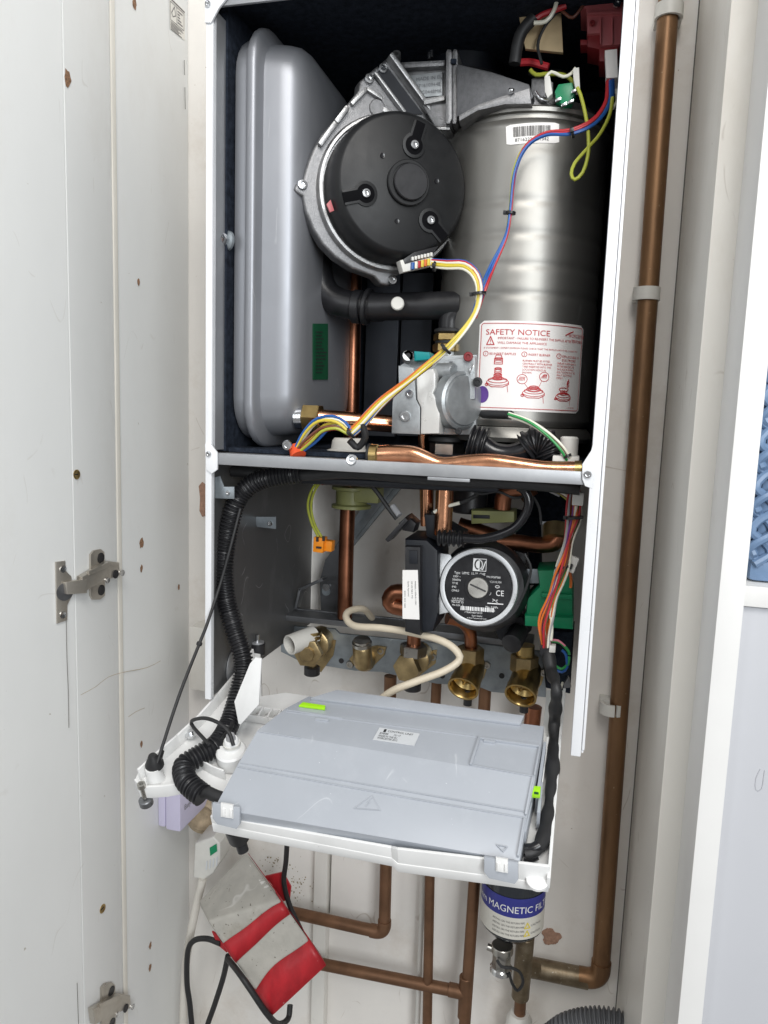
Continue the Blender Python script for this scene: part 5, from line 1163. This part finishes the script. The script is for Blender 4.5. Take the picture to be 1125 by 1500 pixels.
# ---------------- plug-in adapter, cables
t = thing('plug_adapter', 'white plug with a green sticker on the wall left of the taped box', 'plug', Y(300, 1290, -.05))
b = M(); A_ = [Y(x, y, -.085) for x, y in ((298, 1236), (316, 1226), (323, 1240), (321, 1268), (303, 1290), (283, 1287), (284, 1240))]
A_ = [Y(x, y, -.085) for x, y in ((285, 1236), (312, 1226), (322, 1236), (322, 1262), (312, 1280), (298, 1290), (282, 1286))]
b.prism(A_, (-.004, .06, 0), 'dull_white', .004, 3); b.build('plug_body', t)
b = M(); b.prism([Y(x, y, -.0862) for x, y in ((307, 1242), (317, 1236), (318, 1247), (308, 1254))], (0, .0008, 0), 'green_plastic'); b.build('sticker', t, 'small green sticker')
b = M()
for k in range(4): b.prism([Y(x, y, -.0862) for x, y in ((302+k*5, 1262-k*2), (304+k*5, 1261-k*2), (303+k*5, 1274-k*2), (301+k*5, 1275-k*2))], (0, .0008, 0), 'label_grey')
b.build('grip_rib', t)
b = M(); b.tube([Y(297, 1288, -.085), Y(288, 1325, -.09), Y(277, 1380, -.09), Y(271, 1430, -.09), Y(268, 1560, -.09), Y(272, 1900, -.09)], .0068, 'cream_cable', 16, .01); tag(b.build('mains_lead', None, None, Y(268, 1560, -.09)), 'thick cream cable hanging straight down from the white plug', 'cable')
b = M(); b.tube([Y(323, 1382, -.13), Y(303, 1375, -.125), Y(284, 1378, -.12), Y(275, 1395, -.115), Y(274, 1440, -.11), Y(279, 1480, -.11), Y(283, 1560, -.11), Y(290, 1900, -.1)], .0045, 'black_rubber', 12); tag(b.build('black_cable', None, None, Y(283, 1560, -.11)), 'black cable arching from the taped box down behind the cream cable', 'cable')
b = M(); b.tube([Y(334, 1400, -.13), Y(327, 1432, -.12), Y(315, 1470, -.115), Y(298, 1520, -.11), Y(270, 1620, -.10), Y(262, 1900, -.1)], .0045, 'black_rubber', 12); tag(b.build('black_cable', None, None, Y(298, 1520, -.11)), 'black cable slanting down left under the lower left edge of the taped box', 'cable')
b = M(); b.tube([Y(334, 1405, -.14), Y(350, 1425, -.20), Y(366, 1448, -.21), Y(392, 1486, -.20), Y(408, 1500, -.17), Y(422, 1492, -.14), Y(425, 1472, -.13)], .0045, 'black_rubber', 12); tag(b.build('black_cable', None, None, Y(408, 1500, -.17)), 'black cable looping under the bottom corner of the taped box', 'cable')
b = M(); b.tube([Y(421, 1225, -.12), Y(419, 1260, -.115), Y(416, 1292, -.11), Y(424, 1325, -.105), Y(436, 1352, -.11), Y(448, 1378, -.12)], .004, 'black_rubber', 12); tag(b.build('black_cable', None, None, Y(421, 1225, -.12)), 'black cable hanging from the tray behind the right side of the taped box', 'cable')
# ---------------- lilac receiver on the left cupboard wall
XL = -.442
LR = thing('wall_receiver', 'small lilac plastic box on the cupboard side under the white arm', 'receiver', X(232, 1210, XL))
yA = X(231, 1190, XL).y; zA2 = X(231, 1210, XL).z; 
b = M(); b.box((XL+.0005, yA, zA2), (XL+.014, yA+.10, zA2+.10), 'lilac', .003); b.build('back_plate', LR)
b = M(); b.box((XL+.015, yA-.002, zA2-.003), (XL+.043, yA+.10, zA2+.10), 'lilac', .005)
fl = lambda s, t: V((XL+.0435, yA+.004+s, zA2+t)); b.text('hive', .001, fl, 'ink', 'LEFT', (0, 0)) if False else None
b.text('EasyHeat', .013, fl, 'ink_soft', 'LEFT', (.006, .030), .9)
b.build('front_case', LR)
# sealed hole ring behind
b = M(); c = Y(297, 1197, -.02); b.lathe([(.004, -.012), (.014, -.006), (.022, .004), (.03, .0), (.034, -.01), (.030, -.018)], c, (.2, -1, .1), 'putty', 24); tag(b.build('sealing_ring', None, None, c), 'tan sealant ring round a hole in the wall behind the lilac box', 'sealant')
b = M(); a, c = Y(282, 915, -.03), Y(303, 1010, -.03); b.box((a.x, -.04, c.z), (a.x+.05, -.0005, a.z), 'cupboard_cream', .003); tag(b.build('cable_trunking', None, None, (a.x, 0, c.z)), 'short white trunking box on the wall behind the boiler lower left edge', 'trunking')
b = M(); c = Y(297, 735, -.001); q = [Y(x, y, -.0012) for x, y in ((291, 712), (296, 706), (304, 712), (304, 755), (296, 757), (292, 748), (293, 730))]; b.prism(q, (0, .001, 0), 'plaster_hole'); tag(b.build('chipped_patch', None, None, c), 'ragged brown hole in the wall beside the boiler left edge', 'chip')

# ================================================================== CUPBOARD
CU = thing('kitchen_cupboard', 'white kitchen cupboard with its left door open on metal hinges', 'cupboard', (-.442, -.15, -1.2))
yB = X(167, 600, XL).y; yC = -.299
b = M(); b.box((XL-.018, yB+.0022, -2.2), (XL, -.001, .95), 'cupboard_white', .0008); SP = b.build('side_panel', CU, 'inner side panel at the back')
b = M(); b.box((XL-.018, yC, -2.2), (XL+.002, yB-.0014, .95), 'cupboard_white', .001); FP2 = b.build('side_panel', CU, 'front strip of the side panel')
b = M(); b.box((XL-.02, yB-.0016, -2.2), (XL-.001, yB+.0020, .95), 'groove'); b.build('edge_groove', CU, 'dark gap in the side panel'); b = M(); b.box((XL-.001, yB+.0022, -2.2), (XL+.0022, yB+.0115, .95), 'bead_cream', .0012); b.build('edge_bead', CU, 'cream bead along the panel joint')
# door
hd = V((XL+.0015, yC-.0015, 0)); dd = V((-.36, -.93, 0)).normalized(); nn = V((dd.y, -dd.x, 0)); nn = nn if nn.dot(CAM-hd) > 0 else -nn
b = M(); b.hexa([hd+V((0, 0, -2.2)), hd+dd*.5+V((0, 0, -2.2)), hd+dd*.5+V((0, 0, .95)), hd+V((0, 0, .95)), hd-nn*.018+V((0, 0, -2.2)), hd+dd*.5-nn*.018+V((0, 0, -2.2)), hd+dd*.5-nn*.018+V((0, 0, .95)), hd-nn*.018+V((0, 0, .95))], 'cupboard_white', .001)
DR = b.build('door', CU, 'open white door seen from inside')
def DPT(px, py, l=0.): return PL(px, py, hd+nn*l, nn)
def SPT(px, py, l=0.): return X(px, py, XL+.002+l)
up3 = V((0, 0, 1))
def hinge(dx, dy, cup=True):
    b = M(); f = lambda x, y, l=0: DPT(x+dx, y+dy, l); g = lambda x, y, l=0: SPT(x+dx, y+dy, l)
    if cup:
        q = [f(x, y, .0003) for x, y in ((80, 823), (94, 821), (95, 836), (103, 844), (104, 872), (97, 886), (97, 908), (82, 913))]; b.prism(q, nn*.003, 'hinge_nickel', .0006)
        b.lathe([(.012, .0032), (.012, .004), (.010, .004)], f(93, 866, 0), nn, 'dark_zinc', 20)
        for y in (833, 900): b.lathe([(.0045, .003), (.0045, .0045), (.002, .004)], f(90, y, 0), nn, 'chrome', 12)
    q = [g(x, y, .0003) for x, y in ((130, 812), (135, 806), (145, 804), (150, 808), (151, 835), (151, 872), (144, 878), (133, 878), (130, 872))]; b.prism(q, (.0035, 0, 0), 'hinge_nickel', .001)
    q = [g(x, y, .012) for x, y in ((121, 845), (160, 822), (175, 824), (176, 843), (150, 852), (124, 867))]; b.prism(q, (-.010, 0, 0), 'hinge_nickel', .0015)
    q = [g(x, y, .0135) for x, y in ((130, 837), (160, 823), (175, 826), (175, 829), (160, 830), (131, 843))]; b.prism(q, (-.004, 0, 0), 'hinge_nickel', .0008)
    for x, y in ((144, 817), (145, 864)): b.lathe([(.0075, .0035), (.0075, .0045), (.004, .0042)], g(x, y), (1, 0, 0), 'black_plastic', 16)
    for x, y, m, r in ((146, 849, 'chrome', .004), (158, 840, 'ink', .006), (168, 838, 'chrome', .0045)): b.lathe([(r, .012), (r, .0135), (r*.4, .0132)], g(x, y), (1, 0, 0), m, 14)
    if cup:
        A_ = [f(92, 852, .004), f(94, 870, .004), g(123, 868, .008), g(123, 847, .008)]; off = (nn+V((1, 0, 0))).normalized()*.006
        b.hexa(A_+[p+off for p in A_], 'hinge_nickel', .001)
    return b.build('hinge', CU, 'nickel concealed hinge')
hinge(0, 0); hinge(16, 634, False)
b = M()
def flaw(px, py, r, fpt, nrm, m='wood_chip', name='screw_hole'):
    b = M(); c = fpt(px, py, .0004); n = V(nrm).normalized(); x, y, z = frame(n); pts = []
    for k in range(12):
        a = k*math.pi/6; rr = r*random.uniform(.7, 1.15); pts.append(c+x*rr*.8*math.cos(a)+y*rr*1.3*math.sin(a))
    b.prism(pts, n*.0003, m); b.build(name, CU)
A2 = lambda x, y, l=0: X(x, y, XL+l)
for px, py, r in ((203, 413, .0045), (197, 5, .006), (207, 795, .007), (207, 833, .0045), (220, 1385, .005), (220, 1417, .005), (207, 1090, .004), (262, 860, .004)): flaw(px, py, r, A2, (1, 0, 0))
for px, py, r in ((99, 115, .008),): flaw(px, py, r, SPT, (1, 0, 0))
for px, py in ((112, 695), (150, 1331)):
    b = M(); b.lathe([(.0065, 0), (.0065, .001), (.005, .0018), (.0018, .0012)], SPT(px, py), (1, 0, 0), 'brass', 16); b.obox(SPT(px, py, .0018), (0, 1, 0), (0, .3, 1), (1, 0, 0), (.007, .0014, .0005), 'ink'); b.build('screw', CU)
for pts in (((247, 70), (247, 95), (248, 120), (248, 155)),): pass
# printed sticker on the side panel
b = M(); sp4 = [A2(x, y, .0005) for x, y in ((248, -6), (271, 16), (271, 60), (249, 42))]
fp = lambda s, t: sp4[0].lerp(sp4[1], s).lerp(sp4[3].lerp(sp4[2], s), 1-t)+V((.0004, 0, 0))
b.faces(sp4, [(0, 1, 2, 3)], 'cupboard_cream')
b.ribbon([(.05, .30), (.05, .86), (.92, .86), (.92, .30)], .02, fp, 'ink_soft', True); b.ribbon([(.45, .3), (.45, .86)], .02, fp, 'ink_soft'); b.ribbon([(.12, .55), (.3, .8), (.38, .55), (.2, .45)], .03, fp, 'ink_soft', True)
for k in range(5): b.ribbon([(.52, .4+k*.09), (.6+.28*random.random(), .4+k*.09)], .04, fp, 'ink_soft')
for k in range(6): b.ribbon([(.05, .24-k*.045), (.5+.45*random.random(), .24-k*.045)], .022, fp, 'ink_soft')
b.ribbon([(.05, .95), (.95, .93)], .05, fp, 'ink_soft')
b.build('printed_sticker', CU, 'small sticker with black print')
# hairline cracks
b = M(); 
for pts, fpt in ((((97, 905), (98, 960), (100, 1010), (101, 1066)), SPT), (((113, 1440), (114, 1470), (115, 1500)), SPT), (((270, 88), (270.5, 110)), A2), (((271, 128), (271.5, 160)), A2)):
    b = M(); P = [fpt(x, y, .0008) for x, y in pts]; b.tube(P, .0004, 'groove', 5, .03); b.build('crack_line', CU)
for pts in (((118, 1018), (140, 1006), (158, 992), (180, 985), (215, 978), (235, 968)), ((188, 1050), (200, 1042), (212, 1037))):
    b = M(); b.tube([A2(x, y, .0 if x > 180 else .0019) for x, y in pts], .0004, 'putty', 5, .02); b.build('crack_line', CU)
# right side panel and edge
XR = .306
yR = X(1036, 400, XR).y
b = M(); b.box((XR, yR, -2.2), (XR+.0272, -.0022, .95), 'cupboard_cream', .0012); b.build('side_panel', CU, 'right side panel with bright front edge')
b = M(); b.box((XR-.0012, -.0021, -2.2), (XR+.02, -.0006, .95), 'groove'); b.box((XR+.0274, yR+.003, -2.2), (XR+.0290, -.02, .95), 'groove'); b.build('panel_gap', CU, 'dark gap beside the right side panel')
# ---------------- neighbouring unit
XN = Y(1072, 400, yR).x+.0014
NU = thing('storage_unit', 'neighbouring white storage unit with a shelf at the right edge', 'shelf unit', (XN+.1, -.25, -1.2))
yN = X(1098, 400, XN).y
b = M(); b.box((XN, yN, -2.2), (XN+.0225, -.05, .95), 'neighbour_white', .001); b.build('side_panel', NU)
zS = Y(1100, 889, yN+.012).z+.020
b = M(); b.box((XN+.0230, yN+.012, zS-.02), (XN+.5, -.05, zS), 'neighbour_white', .001); b.build('shelf', NU)
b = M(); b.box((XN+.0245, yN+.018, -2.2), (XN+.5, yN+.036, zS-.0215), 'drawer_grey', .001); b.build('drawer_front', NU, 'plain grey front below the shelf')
b = M(); p = Y(1112, 1142, yN+.0175); b.tube([p+V((0, 0, .011)), p+V((-.003, 0, .0)), p+V((-.002, 0, -.011)), p+V((.003, 0, -.009)), p+V((.004, 0, .010))], .0003, 'drawer_mark', 6); b.build('scratch_mark', NU)
b = M(); b.box((XN+.03, -.07, zS+.001), (XN+.5, -.05, .95), 'neighbour_white'); b.build('back_panel', NU)
# woven basket on that shelf
BK = thing('woven_basket', 'blue woven plastic basket standing on the shelf at the right edge', 'basket', (XN+.15, yN+.1, zS))
wx0, wy0 = XN+.030, yN+.030
b = M(); b.box((wx0, wy0, zS+.001), (wx0+.25, wy0+.2, zS+.022), 'basket_blue', .006); b.box((wx0+.004, wy0+.004, zS+.02), (wx0+.246, wy0+.196, zS+.33), 'basket_blue', .006); BD = b.build('basket_body', BK)
b = M()
for i in range(11):
    x = wx0+.008+i*.0235
    for s in (0, 1):
        pts = []
        for k in range(31):
            z = zS+.018+k*.0105; ph = math.pi*(z-zS)/.021+math.pi*s
            pts.append(V((x+.0105*math.sin(ph), wy0+.001-.0035*math.cos(ph*1+1.57*s), z)))
        b.tube(pts, .0042, 'basket_blue', 8, .004)
for i in range(8):
    y = wy0+.01+i*.0235
    for s in (0, 1):
        pts = []
        for k in range(31):
            z = zS+.018+k*.0105; ph = math.pi*(z-zS)/.021+math.pi*s
            pts.append(V((wx0+.001-.0035*math.cos(ph+1.57*s), y+.0105*math.sin(ph), z)))
        b.tube(pts, .0042, 'basket_blue', 8, .005)
b.build('weave', BK)
# ---------------- grey corrugated waste hose in the bottom right corner
b = M(); c = Y(866, 1560, -.12); pts = []
for k in range(13):
    a = math.pi*(.0+k/12.); pts.append(c+V((.062*math.cos(a)*1.15, 0, .062*math.sin(a)*1.0)))
pts = [c+V((.075, 0, -.08))]+pts+[c+V((-.075, 0, -.08))]
pts = [Y(775, 1900, -.12), Y(780, 1640, -.12), Y(798, 1545, -.12), Y(822, 1515, -.12), Y(850, 1503, -.12), Y(885, 1500, -.12), Y(915, 1508, -.12), Y(938, 1530, -.12), Y(950, 1640, -.12), Y(940, 1900, -.12)]
b.corr(pts, .020, 'hose_grey', .0055, .12, 28); tag(b.build('waste_hose', None, None, Y(866, 1560, -.12)), 'grey corrugated waste hose curving at the bottom right of the wall', 'hose')

# ================================================================== LIGHT, CAMERA
w = bpy.data.worlds.new('World'); SC.world = w; w.use_nodes = True
nt = w.node_tree; bg = nt.nodes['Background']
tc = nt.nodes.new('ShaderNodeTexCoord'); sp = nt.nodes.new('ShaderNodeSeparateXYZ'); cr = nt.nodes.new('ShaderNodeValToRGB'); mr = nt.nodes.new('ShaderNodeMapRange')
nt.links.new(tc.outputs['Generated'], sp.inputs[0]); nt.links.new(sp.outputs['Z'], mr.inputs[0]); mr.inputs[1].default_value = -1; mr.inputs[2].default_value = 1
nt.links.new(mr.outputs[0], cr.inputs[0]); nt.links.new(cr.outputs[0], bg.inputs['Color'])
cr.color_ramp.elements[0].color = (.56, .54, .52, 1); cr.color_ramp.elements[1].color = (.97, .98, 1, 1)
bg.inputs['Strength'].default_value = .36
def area(name, loc, target, sx, sy, power, col):
    l = bpy.data.lights.new(name, 'AREA'); l.shape = 'RECTANGLE'; l.size = sx; l.size_y = sy; l.energy = power; l.color = col
    o = bpy.data.objects.new(name, l); COL.objects.link(o); o.location = loc
    o.rotation_euler = (V(target)-V(loc)).to_track_quat('-Z', 'Y').to_euler(); return o
area('ceiling_lamp', (.5, -1.9, 1.5), (0, -.1, -.1), .9, .9, 27, (1, .975, .94))
area('added_side_light', (1.3, -2.6, .5), (0, 0, 0), .8, 1.3, 36, (.93, .97, 1))  # added light at the right, for metal reflections and a brighter left door
area('added_side_light', (-.9, -2.4, .6), (0, 0, 0), .5, 1.2, 6, (.93, .97, 1))  # added weaker light at the left, put in for metal reflections
cd = bpy.data.cameras.new('camera'); co = bpy.data.objects.new('camera', cd); COL.objects.link(co)
cd.sensor_fit = 'VERTICAL'; cd.sensor_height = 36; cd.sensor_width = 27; cd.lens = FOC/1500*36; cd.clip_start = .02; cd.clip_end = 50
mtx = Matrix((rgt, upv, -fwd)).transposed().to_4x4(); mtx.translation = CAM; co.matrix_world = mtx
SC.camera = co
SC.view_settings.view_transform = 'Standard'; SC.view_settings.look = 'None'; SC.view_settings.gamma = 1; SC.view_settings.exposure = .13
SC.view_settings.use_curve_mapping = False
